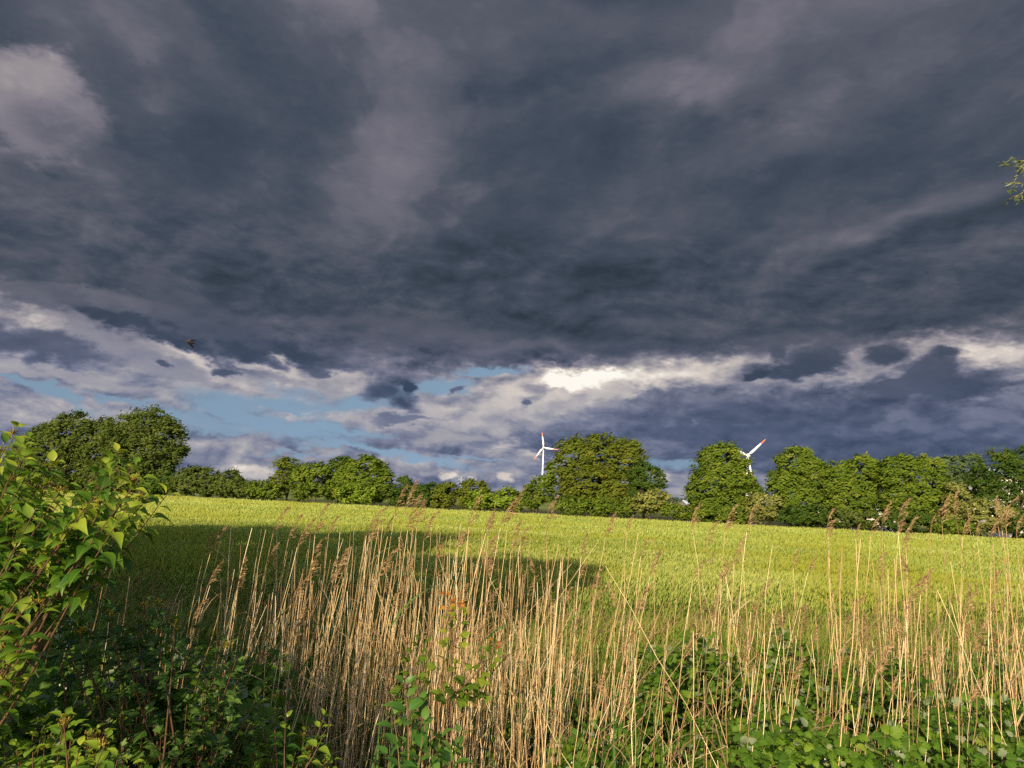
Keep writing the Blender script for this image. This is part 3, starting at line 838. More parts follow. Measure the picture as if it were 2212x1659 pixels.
T('hedge_tree', 'long domed bright tree, second from the right end of the hedge', 'tree', [(900, 476, 22, 21), (924, 480, 22, 24), (906, 502, 28, 20), (938, 500, 16, 20)], 3, 'mid', 1.6, .02, wind=1.4, trunk=.2)
T('layered_tree', 'pale blue green tree with layered top, behind the long domed tree', 'tree', [(946, 470, 16, 14), (966, 468, 17, 14), (976, 484, 20, 16), (956, 490, 18, 16)], 8, 'blue', .95, .06, trunk=.2)
T('open_tree', 'dark open crowned tree at the right edge with white wall showing through', 'tree', [(1000, 462, 18, 13), (1024, 460, 18, 14), (982, 480, 14, 14), (1016, 498, 18, 16), (990, 504, 18, 16), (1044, 478, 22, 24), (1006, 478, 16, 12)], 5, 'deep', .70, .12, .5, trunk=.26)
T('hedge_shrub', 'yellow green shrub below the layered tree', 'shrub', [(956, 502, 12, 20), (966, 512, 11, 16)], 2, 'pale', trunk=.07)
T('hedge_shrub', 'pale blossoming elder shrub at the foot of the open dark tree', 'shrub', [(984, 516, 18, 16), (1003, 520, 13, 13)], 1.5, 'pale', 1.15, trunk=.07, blossom=26)
T('hedge_shrub', 'low dark undergrowth shrub below the square shouldered tree, right part', 'shrub', [(812, 516, 18, 10), (792, 516, 14, 9)], .8, 'deep', trunk=.05, blossom=5)
T('hedge_shrub', 'low mixed shrub in front of the low crowned tree', 'shrub', [(842, 519, 16, 9), (866, 521, 14, 9)], .8, 'olive', trunk=.05, blossom=6)
T('hedge_shrub', 'low dark shrub in front of the long domed tree', 'shrub', [(896, 522, 16, 9), (922, 524, 16, 9)], .8, 'deep', trunk=.05)
T('hedge_shrub', 'low dark shrub strip below the yellow green shrub', 'shrub', [(946, 527, 14, 8), (966, 529, 12, 8)], .6, 'mid', trunk=.05)
T('hedge_shrub', 'dark shrub at the right edge under the open crowned tree', 'shrub', [(1022, 528, 14, 12), (1044, 526, 16, 14)], 1, 'deep', trunk=.06)
T('hedge_shrub', 'low green shrub at the field edge below the rust tinted tree', 'shrub', [(572, 506, 16, 8), (600, 507, 16, 8), (624, 508, 12, 8)], .8, 'mid', trunk=.05, blossom=3)
T('hedge_shrub', 'low green shrub at the field edge below the egg shaped tree', 'shrub', [(704, 516, 14, 7), (730, 517, 16, 8)], .8, 'mid', trunk=.05, blossom=3)

# ------------------------------------------------------------------ turbines, pylons, buildings, far woods
WHITE = solid_mat('turbine_white', (.78, .78, .76), (.72, .72, .71), .4, .4, .3)
ORANGE = solid_mat('signal_orange', (.75, .17, .03), (.62, .13, .03), .4, .4, .3)


def turbine(label, px_, py_, dist, blade, yaw, angles):
    hub = np.array(at(px_, py_, dist))
    base = np.array([hub[0], hub[1] + 4.5, 0])
    t = thing('wind_turbine', label, 'wind turbine', base, 'wind turbines beyond the hedge')
    z0 = hub[2]
    s = Soup(); s.tube([(0, 0, -1), (0, 0, z0 * .3), (0, 0, z0 * .7), (0, 0, z0 - 2.4)], [2.6, 2.1, 1.6, 1.15], 16)
    s.build('tower', WHITE, t, smooth=True)
    cy, sy = math.cos(yaw), math.sin(yaw)
    Rz = np.array([[cy, -sy, 0], [sy, cy, 0], [0, 0, 1.0]])
    hp = hub - base
    s = Soup()        # egg shaped nacelle, blunt end to the rotor
    yv = np.array([-1.0, 0, 2, 4.5, 7, 9, 10.2, 10.6]); rv = np.array([2.3, 2.7, 2.9, 2.7, 2.1, 1.3, .6, .05])
    s.tube(np.stack([yv * 0, yv, yv * 0], -1) @ Rz.T + hp, rv, 16)
    s.build('nacelle', WHITE, t, smooth=True)
    s = Soup(); yv = np.array([-3.6, -3.4, -2.8, -1.9, -1.05]); rv = np.array([.05, .8, 1.6, 2.15, 2.3])
    s.tube(np.stack([yv * 0, yv, yv * 0], -1) @ Rz.T + hp, rv, 16)
    s.build('hub', WHITE, t, smooth=True)
    for a in angles:
        a = rad(a)
        d = np.array([math.cos(a), 0, math.sin(a)]); c = np.array([-math.sin(a), 0, math.cos(a)])
        prof = [(1.5, 1.0, .9), (.10 * blade, 1.1, .9), (.2 * blade, 2.9, .5), (.3 * blade, 2.9, .4), (.5 * blade, 2.3, .3), (.74 * blade, 1.75, .22), (.745 * blade, 1.74, .22), (.9 * blade, 1.3, .15), (.97 * blade, .8, .1), (blade, .2, .05)]

        def section(rows):
            sp = Soup(); V = []
            for (rr, ch, th) in rows:
                o = d * rr + np.array([0, -2.2, 0])
                for k in range(8):
                    q_ = k * math.pi / 4
                    V.append(o + c * (math.cos(q_) * ch * .62 - (ch - 1) * .28) + np.array([0, math.sin(q_) * th * .6, 0]))
            V = np.array(V) @ Rz.T + hp
            q = [(i_ * 8 + k, i_ * 8 + (k + 1) % 8, i_ * 8 + 8 + (k + 1) % 8, i_ * 8 + 8 + k) for i_ in range(len(rows) - 1) for k in range(8)]
            sp.add(V, q, [(len(rows) * 8 - 8, len(rows) * 8 - 8 + k, len(rows) * 8 - 7 + k) for k in range(1, 7)])
            return sp
        b = section(prof[:6]).build('blade', WHITE, t, smooth=True)
        tip = section(prof[6:]).build('blade_tip', ORANGE, b, smooth=True)
        tip['label'] = 'orange blade tip'
    return t


turbine('smaller wind turbine with all three orange tipped blades showing, left of the rust tinted tree', 543.6, 447.6, 1734, 33.5, -.22, (97.5, -6.5, 233))
turbine('larger wind turbine half hidden behind the egg shaped tree, one blade raised', 748.0, 455.4, 1107, 33.5, -.55, (42, 162, 282))

STEEL = solid_mat('galvanised_steel', (.50, .52, .50), (.42, .44, .43), .5, .3, .2)


def pylon(label, x, y, dist, tw, arms):
    top = np.array(at(x, y, dist)); h = top[2]; b = np.array([top[0], top[1], 0])
    t = thing('power_pylon', label, 'pylon', b, 'power pylons on the horizon')
    s = Soup()
    for sx_ in (-1, 1):
        for sy_ in (-1, 1):
            s.tube([(sx_ * 4, sy_ * 4, 0), (sx_ * 1.2, sy_ * 1.2, h * .6), (0, 0, h)], [tw, tw * .8, tw * .6], 4)
    k = 10
    for i_ in range(k):
        z0, z1 = h * .6 * i_ / k, h * .6 * (i_ + 1) / k
        w0, w1 = 4 - 2.8 * i_ / k, 4 - 2.8 * (i_ + 1) / k
        for sg in (-1, 1):
            s.tube([(-w0 * sg, -w0, z0), (w1 * sg, -w1, z1)], tw * .5, 4)
            s.tube([(-w0 * sg, w0, z0), (w1 * sg, w1, z1)], tw * .5, 4)
    s.build('lattice_mast', STEEL, t)
    for zf, half in arms:
        s = Soup()
        z = h * zf
        s.tube([(-half, 0, z), (half, 0, z)], tw * .7, 4)
        s.tube([(-half, 0, z), (0, 0, z + 3.2), (half, 0, z)], tw * .6, 4)
        for q_ in np.linspace(-half * .8, half * .8, 7): s.tube([(q_, 0, z), (q_, 0, z + 3.2 * (1 - abs(q_) / half))], tw * .4, 4)
        s.build('cross_arm', STEEL, t)


pylon('pale lattice power pylon on the horizon, rising behind the low hedge left of the turbines', 461.5, 476, 2070, .45, [(.80, 8.5), (.62, 13)])
pylon('tiny pale power pylon in front of the distant wood in the hedge gap', 677, 500.4, 2600, .5, [(.85, 8), (.65, 12)])

RENDER = solid_mat('white_render', (.74, .70, .66), (.66, .62, .58), .85, .2, .8)
ROOF = solid_mat('clay_roof', (.16, .06, .04), (.10, .045, .035), .8, .2, 3, (1, 1, 6))
SLATE = solid_mat('blue_roof', (.30, .36, .44), (.24, .30, .38), .5, .4, 1)
DARKWALL = solid_mat('weathered_boards', (.10, .09, .08), (.16, .14, .12), .85, .2, 1)
PANE = solid_mat('window_pane', (.03, .04, .05), (.05, .06, .07), .08, .5, 1)
FRAME = solid_mat('window_frame', (.6, .6, .58), None, .5, .3, 1)


def house(name, label, cx, y_base_px, Yd, wd, dp, wall_h, roof_h, roof_mat, wins, turn=0.0, wall_mat=None):
    p = at(cx, y_base_px, Yd); b = np.array([p.x, Yd, 0.0])
    t = thing(name, label, 'building', b); t.rotation_euler = (0, 0, turn)
    s = Soup(); s.box((-wd / 2, -dp / 2, 0), (wd / 2, dp / 2, wall_h))
    s.add([(-wd / 2, -dp / 2, wall_h), (-wd / 2, dp / 2, wall_h), (-wd / 2, 0, wall_h + roof_h), (wd / 2, -dp / 2, wall_h), (wd / 2, dp / 2, wall_h), (wd / 2, 0, wall_h + roof_h)], None, [(0, 2, 1), (3, 4, 5)])
    s.build('wall', wall_mat or RENDER, t)
    s = Soup()
    for sg in (-1, 1):
        e = np.array([[-wd / 2 - .3, sg * (dp / 2 + .35), wall_h - roof_h * .7 / dp + .05], [wd / 2 + .3, sg * (dp / 2 + .35), wall_h - roof_h * .7 / dp + .05], [wd / 2 + .3, 0, wall_h + roof_h + .05], [-wd / 2 - .3, 0, wall_h + roof_h + .05]])
        s.add(np.vstack([e, e + [0, 0, .16]]), [(0, 1, 2, 3), (4, 5, 6, 7), (0, 1, 5, 4), (1, 2, 6, 5), (3, 0, 4, 7)])
    rf = s.build('roof', roof_mat, t)
    if wins and wall_h > 4:
        s = Soup(); s.box((wd * .2, -.35, wall_h + roof_h * .7), (wd * .2 + .7, .35, wall_h + roof_h + .9)); s.build('chimney', ROOF, rf)
    for (wx, wz, ww, wh) in wins:
        s = Soup()
        y0 = -dp / 2
        s.box((wx - ww / 2 - .08, y0 - .04, wz - wh / 2 - .08), (wx - ww / 2, y0 + .02, wz + wh / 2 + .08)); s.box((wx + ww / 2, y0 - .04, wz - wh / 2 - .08), (wx + ww / 2 + .08, y0 + .02, wz + wh / 2 + .08))
        s.box((wx - ww / 2, y0 - .04, wz + wh / 2), (wx + ww / 2, y0 + .02, wz + wh / 2 + .08)); s.box((wx - ww / 2, y0 - .06, wz - wh / 2 - .08), (wx + ww / 2, y0 + .02, wz - wh / 2))
        s.box((wx - .03, y0 - .035, wz - wh / 2), (wx + .03, y0 + .02, wz + wh / 2))
        wf = s.build('window', FRAME, t)
        s = Soup(); s.box((wx - ww / 2, y0 - .015, wz - wh / 2), (wx + ww / 2, y0 + .015, wz + wh / 2)); s.build('pane', PANE, wf)
    return t


house('white_house', 'white rendered house glimpsed through the open dark tree at the right edge', 1026, 515, 84, 10, 8, 6.4, .9, SLATE, [(2.8, 4.6, 1.1, 1.3), (-4.0, 1.6, 1.1, 1.3), (2.8, 1.6, 1.1, 1.3)])
house('white_shed', 'small white shed glimpsed low down under the low crowned tree', 869, 510, 84, 4.5, 4, 2.6, .7, SLATE, [(1.2, 1.5, .8, .8)])
house('distant_barn', 'tiny distant barn with pale blue roof at the right end of the hedge gap', 689, 505, 520, 11, 8, 2.2, 2.6, SLATE, [], .5, DARKWALL)

FARWOOD = leaf_mat('far_wood_hazed_leaves', [(0, (.055, .075, .06)), (1, (.10, .125, .085))], 0.15, 1.1)  # blue of the distant air is mixed into the leaf colour


def far_wood(label, spans, dist):
    s = Soup()
    for (x0, x1, ytop) in spans:
        x = x0
        while x < x1:
            rr = rng.uniform(4, 7)
            c = np.array(at(x, ytop + rng.uniform(-.6, .8), dist + rng.uniform(-10, 10))); c[2] = max(c[2] - rr * .7, 2)
            crown_soup([(c, (rr, rr, max(rr * .9, c[2] * .9)))], None, .05, 2.6, 1.3, 1.6, .05, .6, SPRAY, s)
            x += rr * .75 / dist * F
    o = s.build('far_wood', FARWOOD)
    tag(o, label, 'wood', None, 'stuff')


far_wood('distant blue green wood on the horizon seen through the hedge gap', [(655, 700, 499.5)], 900)
far_wood('distant wood on the horizon left of the wispy brown tree', [(240, 290, 482.5)], 760)
far_wood('faint low wood on the horizon between the middle hedge shrubs', [(300, 655, 492.5), (700, 1100, 508), (-60, 240, 478)], 1300)

# ------------------------------------------------------------------ trees and shrubs of the lane behind and beside the viewer (they throw the shade)
def lane_tree(name, label, cat, base, lobes, pal, n_per, leaf, clump, trunk, loose=.05):
    base = np.array(base, float)
    L_ = [(base + np.array(c), R) for c, R in lobes]
    t = thing(name, label, cat, base, 'trees along the lane')
    crown_soup(L_, pal, n_per, leaf[0], leaf[1], clump, loose, .5).build('crown', HMAT[pal], t, base)
    branch_soup(base, L_, trunk, 4).build('trunk', BARK, t, base)



for x_, lab in ((-13.3, 'lane tree nearest the viewer on the left, casting shade far out on the wheat'), (-19.2, 'middle lane tree left of the viewer'), (-25.5, 'farthest lane tree left of the viewer')):
    lane_tree('lane_tree', lab, 'tree', (x_, 2.0, 0), [((0, 0, 8.9), (3.7, 3.4, 4.5)), ((2.0, .3, 7), (2.3, 2.4, 3.4)), ((-2.2, 0, 7), (2.4, 2.4, 3.6)), ((0, 0, 4), (3, 2.6, 3))], 'mid', 3.0, (.34, .2), .45, .25)
lane_tree('lane_tree', 'lower lane tree beside the viewer shading the near wheat', 'tree', (-8.2, -.6, 0), [((0, 0, 6.6), (3.0, 2.8, 3.3)), ((2.2, 0, 7.7), (1.65, 1.8, 2.1)), ((-2.4, 0, 6), (2.5, 2.5, 3.4)), ((-.5, 0, 3), (2.5, 2.3, 2.4))], 'mid', 4.0, (.3, .17), .4, .2)
lane_tree('lane_shrub', 'dense shrub beside the dogwood just outside the left edge', 'shrub', (-3.6, 3.0, 0), [((0, 0, 2.0), (.88, .85, 1.6)), ((-.9, .2, 1.7), (.9, .85, 1.5))], 'mid', 9, (.10, .06), .16, .05)

# ------------------------------------------------------------------ foreground plants
REED = leaf_mat('reed_straw', [(0, (.17, .10, .045)), (.3, (.38, .24, .11)), (.55, (.54, .37, .20)), (.75, (.62, .46, .22)), (1, (.76, .63, .40))], 0.0, gloss=.35, rough=.45)
PLUME = leaf_mat('reed_plume', [(0, (.20, .12, .065)), (.5, (.36, .235, .125)), (1, (.55, .41, .24))], 0.40, 1.1)
DRYLEAF = leaf_mat('reed_dry_leaf', [(0, (.30, .21, .10)), (1, (.52, .42, .24))], 0.35, 1.0)
REEDGREEN = leaf_mat('reed_green_leaf', [(0, (.05, .13, .03)), (1, (.12, .24, .04))], 0.4, 1.3, gloss=.2)
NODE_MAT = None


def reed_parts(base, h, lean, side, r0, plume, pl_side, dry=0, green=0, bend=1.5):
    """returns soups: stalk, plume, leaves"""
    base = np.array(base, float)
    n = 9
    t = np.linspace(0, 1, n)[:, None]
    off = np.array([math.tan(rad(lean)) * h, math.tan(rad(side)) * h, 0])
    P = base + t * np.array([0, 0, h]) + (0.45 * t + .55 * t ** bend) * off
    P[1:-1] += rng.normal(0, .006, (n - 2, 3))
    shade = np.clip(rng.normal(.52, .27), .02, .98)
    st = Soup()
    rr = np.clip(shade + rng.normal(0, .18, n), 0, 1)
    st.tube(P, np.linspace(r0, r0 * .55, n), 5, rr, True)
    tip = P[-1]; d = unit(P[-1] - P[-2])
    pl = None
    if plume > 0:
        pl = Soup()
        L_ = plume
        m_ = 7
        tt = np.linspace(0, 1, m_)[:, None]
        wdir = np.array([pl_side, rng.normal(0, .25), 0.0])
        R_ = tip + d * L_ * tt * (1 - .12 * tt) + wdir * (tt ** 2) * L_ * rng.uniform(.12, .4) - np.array([0, 0, 1]) * (tt ** 3) * L_ * .12
        pl.tube(R_, np.linspace(r0 * .5, .0006, m_), 4, .4, False)
        nb = int(18 + 26 * L_)
        f = rng.uniform(0.0, .97, nb) ** .9
        O = np.stack([np.interp(f, tt[:, 0], R_[:, k]) for k in range(3)], -1)
        ln = L_ * (.34 - .22 * f) * rng.uniform(.6, 1.15, nb)
        tang = d + wdir * .6
        ax = tang * rng.uniform(.9, 1.3, (nb, 1)) + randdir(nb) * rng.uniform(.1, .3, (nb, 1)) + wdir * rng.uniform(.0, .45, (nb, 1))
        ax = unit(ax)
        # each branchlet: three drooping ribbons
        for part in range(3):
            a2 = unit(ax + np.array([0, 0, -.32 * part]) + wdir * .22 * part)
            O2 = O if part == 0 else O + prev
            prev = (O2 - O) + a2 * (ln / 3)[:, None]
            wd = np.where(rng.random(nb) < .5, .0045, .007) * (1.1 if part == 1 else .8) * (1 + L_)
            pl.leaves(O2, a2, randdir(nb), ln / 3 * 1.25, wd, LANCE, np.clip(rng.normal(.5, .25, nb), 0, 1))
        # silky spikelets
        ns = nb * 2
        k = rng.integers(0, nb, ns)
        O3 = O[k] + ax[k] * (ln[k] * rng.uniform(.2, 1, ns))[:, None] + np.array([0, 0, -.1]) * (ln[k] * rng.random(ns))[:, None] + wdir * (.12 * ln[k])[:, None]
        pl.leaves(O3, ax[k] + randdir(ns) * .5, randdir(ns), rng.uniform(.012, .024, ns), .0045, DIAMOND, np.clip(rng.normal(.6, .25, ns), 0, 1))
    lv = []
    for kind, cnt in ((0, dry), (1, green)):
        if not cnt: continue
        s = Soup()
        for _ in range(cnt):
            f = rng.uniform(.25, .9)
            o = np.array([np.interp(f, t[:, 0], P[:, k]) for k in range(3)])
            sd = rng.choice([-1, 1, 1])
            a = np.array([sd * rng.uniform(.4, .9), rng.normal(0, .4), rng.uniform(.5, 1.4)])
            s.leaves(o[None], a[None], np.array([[-sd * .6, rng.normal(0, .4), .8]]), rng.uniform(.12, .34) if kind == 0 else rng.uniform(.25, .45), rng.uniform(.006, .012) if kind == 0 else rng.uniform(.014, .024), BLADE)
        lv.append(('dry_leaf' if kind == 0 else 'green_leaf', DRYLEAF if kind == 0 else REEDGREEN, s))
    return st, pl, lv, tip


# tall plumed reeds placed one by one (tip seen at x, y; depth; lean; plume length)
PLUMED = [(109, 498, 5.6, 14, .32), (118, 520, 5.8, 16, .28), (136, 498, 5.5, 10, .3), (60, 460, 5.2, 18, .34), (232, 520, 6.2, 12, .30), (256, 560, 6.4, 14, .30), (288, 497, 6.4, 9, .34), (306, 508, 6.6, 11, .30), (318, 510, 6.2, 14, .34), (332, 490, 6.0, 3, .40),
          (204, 596, 5.0, 6, .2), (325, 545, 5.8, 2, .34), (352, 540, 6.0, 9, .3), (386, 496, 6.2, 9, .36), (384, 512, 6.4, 10, .3), (413, 478, 6.5, 8, .34), (424, 472, 6.3, 9, .36), (428, 489, 6.2, 8, .38), (434, 492, 6.6, 8, .34),
          (394, 540, 5.9, 6, .34), (404, 546, 6.3, 5, .3), (342, 556, 5.4, -6, .28), (448, 535, 6.7, 5, .24), (466, 528, 6.9, 3, .2), (470, 520, 6.4, 10, .28), (500, 502, 6.6, 2, .32), (497, 508, 6.8, 3, .28), (520, 486, 6.3, 11, .38), (528, 478, 6.3, 8, .40), (526, 515, 6.7, 3, .36), (532, 518, 6.4, 2, .34),
          (560, 488, 6.8, 2, .34), (624, 506, 6.6, 13, .3), (654, 532, 7.0, 8, .26), (668, 545, 6.8, 14, .32), (636, 512, 7.2, 4, .2), (586, 556, 6.6, 4, .24), (606, 566, 6.2, 8, .26), (703, 498, 6.5, -3, .3), (727, 514, 6.6, 14, .32), (742, 494, 6.4, 10, .36), (760, 496, 6.5, 9, .34),
          (752, 530, 6.7, 8, .34), (742, 556, 6.9, 10, .3), (700, 552, 7.0, 9, .26), (780, 570, 6.2, 16, .36), (842, 497, 6.3, -1, .40), (838, 515, 6.8, 2, .22), (866, 520, 7.0, 2, .2), (876, 512, 6.7, 9, .22), (893, 498, 6.4, 2, .30), (903, 506, 6.5, 6, .26), (911, 490, 6.3, 0, .38), (917, 509, 6.7, 3, .34), (912, 520, 6.6, 4, .3),
          (932, 496, 6.4, 3, .30), (948, 482, 6.5, -8, .30), (959, 487, 6.3, 2, .34), (957, 508, 6.6, 3, .26), (986, 520, 6.9, -1, .18), (974, 505, 6.8, 0, .0), (1003, 500, 6.5, -3, .26), (1012, 492, 6.3, -2, .32), (1017, 490, 6.2, 2, .34), (1019, 508, 6.5, -2, .24), (996, 518, 7.0, -3, .2),
          (866, 585, 6.0, 14, .34), (815, 600, 6.2, 6, .28), (940, 556, 6.0, 12, .34), (975, 580, 6.2, 12, .28), (1000, 610, 5.4, 20, .34), (640, 618, 5.6, 22, .28), (655, 575, 6.0, 10, .34), (800, 545, 6.8, 2, .22), (890, 560, 6.6, 2, .24), (500, 610, 5.6, 18, .3), (470, 590, 5.8, 4, .24), (560, 600, 5.9, 3, .22), (720, 590, 6.2, 6, .28), (700, 625, 5.2, 14, .24)]


def landmark(x, y):
    marks = [(0, 110, 'broad dark olive tree'), (110, 186, 'tall left tree'), (186, 255, 'olive shrub'), (255, 338, 'wispy brown tree'), (338, 392, 'wind combed tree'), (392, 455, 'distant pylon'), (455, 522, 'bright hedge shrub'),
             (522, 556, 'small turbine'), (556, 650, 'rust tinted tree'), (650, 690, 'hedge gap'), (690, 750, 'egg shaped tree'), (750, 780, 'big turbine'), (780, 832, 'square shouldered tree'), (832, 884, 'low crowned tree'), (884, 945, 'long domed tree'), (945, 980, 'yellow green shrub'), (980, 1030, 'white house')]
    for a, b, n in marks:
        if a <= x < b: return n
    return 'white house'


reeds = []      # (rank, base, h, lean, side, r0, plume, pl_side, dry, green, tip px)
for (x, y, Yd, lean, pl) in PLUMED:
    # the given point is the plume's tip: the stalk ends below it
    tp = np.array(at(x, y, Yd))
    gz = float(ground_z(tp[0], Yd))
    k = pl * .86
    le = lean * .8 - 2.4; pl *= rng.uniform(.75, .95)
    top = tp[2] - k
    h = top - gz
    bx = tp[0] - math.tan(rad(le)) * h - math.sin(rad(le)) * k - .36 * pl
    reeds.append([1e6 + h, (bx, Yd, gz), h, le, rng.normal(0, 2), rng.uniform(.0030, .0040), pl, rng.uniform(.7, 1.1), rng.integers(0, 2), 0, (x, y)])
n_bare = 0
while n_bare < 1180:
    u_ = rng.random()
    x = rng.uniform(95, 1110)
    Yd = rng.uniform(4.3 if x > 520 else 4.8, 7.9)
    # stands of different thickness along the ditch
    th = np.interp(x, [95, 250, 290, 340, 460, 560, 640, 690, 740, 820, 900, 960, 1024, 1110], [.26, .42, .75, 1.1, 1.1, .70, .36, .28, .54, .36, .46, .48, .66, .7])
    if rng.random() > th * (.55 + .9 * noise2(x, Yd * 60, 33, 2, .03)): continue
    px_ = (x - 512) / F * Yd
    gz = float(ground_z(px_, Yd))
    hm = np.interp(x, [150, 250, 300, 430, 540, 600, 720, 1024], [1.15, 1.45, 1.55, 1.62, 1.5, 1.35, 1.45, 1.5])
    h = np.clip(rng.normal(hm, .34), .5, 2.15)
    lean = np.interp(x, [150, 350, 520, 640, 800, 1024], [9, 6, 3.5, 6, 5, 1.5]) + rng.normal(0, 4.2)
    if x > 430 and rng.random() < .05: lean += rng.choice([-1, 1, 1]) * rng.uniform(10, 32)
    pl = rng.uniform(.12, .26) if rng.random() < .11 else 0.0
    vis = h / Yd + (10 if pl else 0)
    reeds.append([vis, (px_, Yd, gz), h, lean - 2.4, rng.normal(0, 3.5), rng.uniform(.0022, .0040), pl, rng.uniform(.5, 1.1) * rng.choice([1, 1, 1, -1]), int(rng.random() < .6) + int(rng.random() < .3), int(rng.random() < .06), None])
    n_bare += 1
reeds.sort(key=lambda q: -q[0])
counts = {}
rest = Soup()
GROUP = 'dry reeds along the ditch'
made = []
for k, (rank, base, h, lean, side, r0, pl, pls, dry, green, tpx) in enumerate(reeds):
    st, plm, lv, tip = reed_parts(base, h, lean, side, r0, pl, pls, dry, green)
    if k < 300:
        root = thing('reed', '', 'reed', base, GROUP)
        st.build('stalk', REED, root, base)
        if plm: plm.build('plume', PLUME, root, base)
        for nm, mt_, s in lv: s.build(nm, mt_, root, base)
        x, y = tpx if tpx else proj(tip)
        made.append((root, x, y, pl, lean, h))
    else:
        for src, mi in [(st, 0)] + ([(plm, 1)] if plm else []) + [(s, 2 if nm == 'dry_leaf' else 3) for nm, _, s in lv]:
            for V, R_, T_ in zip(src.V, src.R, src.T): rest.V.append(V); rest.R.append(R_); rest.T.append(T_)
            for Fq in src.Fq: rest.Fq.append(Fq + rest.n); rest.mq.append(np.full(len(Fq), mi))
            for Ft in src.Ft: rest.Ft.append(Ft + rest.n); rest.mt.append(np.full(len(Ft), mi))
            rest.n += src.n
# broken, slanting canes low in the stand
for _ in range(70):
    x = rng.uniform(280, 1060); Yd = rng.uniform(4.6, 7.0)
    p = np.array([(x - 512) / F * Yd, Yd, rng.uniform(.05, .6)])
    a = rng.uniform(8, 60) * rng.choice([-1, 1, 1]); ln = rng.uniform(.3, 1.0)
    e = p + np.array([math.sin(rad(a)) * ln, rng.normal(0, .2), math.cos(rad(a)) * ln])
    rest.tube(np.array([p, (p + e) / 2 + rng.normal(0, .02, 3), e]), [.0028, .0024, .002], 4, rng.uniform(.2, .9), False)
tag(rest.build('reed_bed', [REED, PLUME, DRYLEAF, REEDGREEN]), 'thick stand of dry straw coloured reed stalks behind the taller reeds', 'reed bed', None, 'stuff')
# labels: plumed reeds by what their plume stands before, bare ones by stand
by = {}
for q in made:
    root, x, y, pl, lean, h = q
    key = (landmark(x, y), pl > 0)
    by.setdefault(key, []).append(q)
ORD = ['first', 'second', 'third', 'fourth', 'fifth', 'sixth', 'seventh', 'eighth', 'ninth', 'tenth', 'eleventh', 'twelfth', 'thirteenth', 'fourteenth', 'fifteenth', 'sixteenth', 'seventeenth', 'eighteenth', 'nineteenth', 'twentieth', 'twenty first', 'twenty second', 'twenty third', 'twenty fourth', 'twenty fifth', 'twenty sixth', 'twenty seventh', 'twenty eighth', 'twenty ninth', 'thirtieth']
for (mark, plumed), rows in by.items():
    rows.sort(key=lambda q: q[1])
    for i_, (root, x, y, pl, lean, h) in enumerate(rows):
        lw = 'leaning right' if lean > 7 else 'leaning left' if lean < -6 else 'upright'
        hw = 'tall' if y < 520 else 'middling' if y < 575 else 'short'
        if plumed:
            o = ORD[min(i_, 29)]
            root['label'] = f"{hw} {lw} reed with plume, {o} from left below the {mark}"
        else:
            root['label'] = f"{lw} bare straw reed stalk in the stand below the {mark}"

# ---- brambles
BRAMBLE = leaf_mat('bramble_leaves', [(0, (.03, .075, .008)), (.5, (.07, .145, .012)), (.85, (.13, .21, .018)), (1, (.20, .26, .03))], 0.32, 1.5, back=(.22, .27, .14), gloss=.16, rough=.5, vein=.3)
CANE = solid_mat('bramble_cane', (.10, .15, .04), (.22, .10, .06), .6, .3, 3.0)
BUD = leaf_mat('bramble_flower', [(0, (.45, .48, .36)), (1, (.72, .72, .60))], .2, 1)


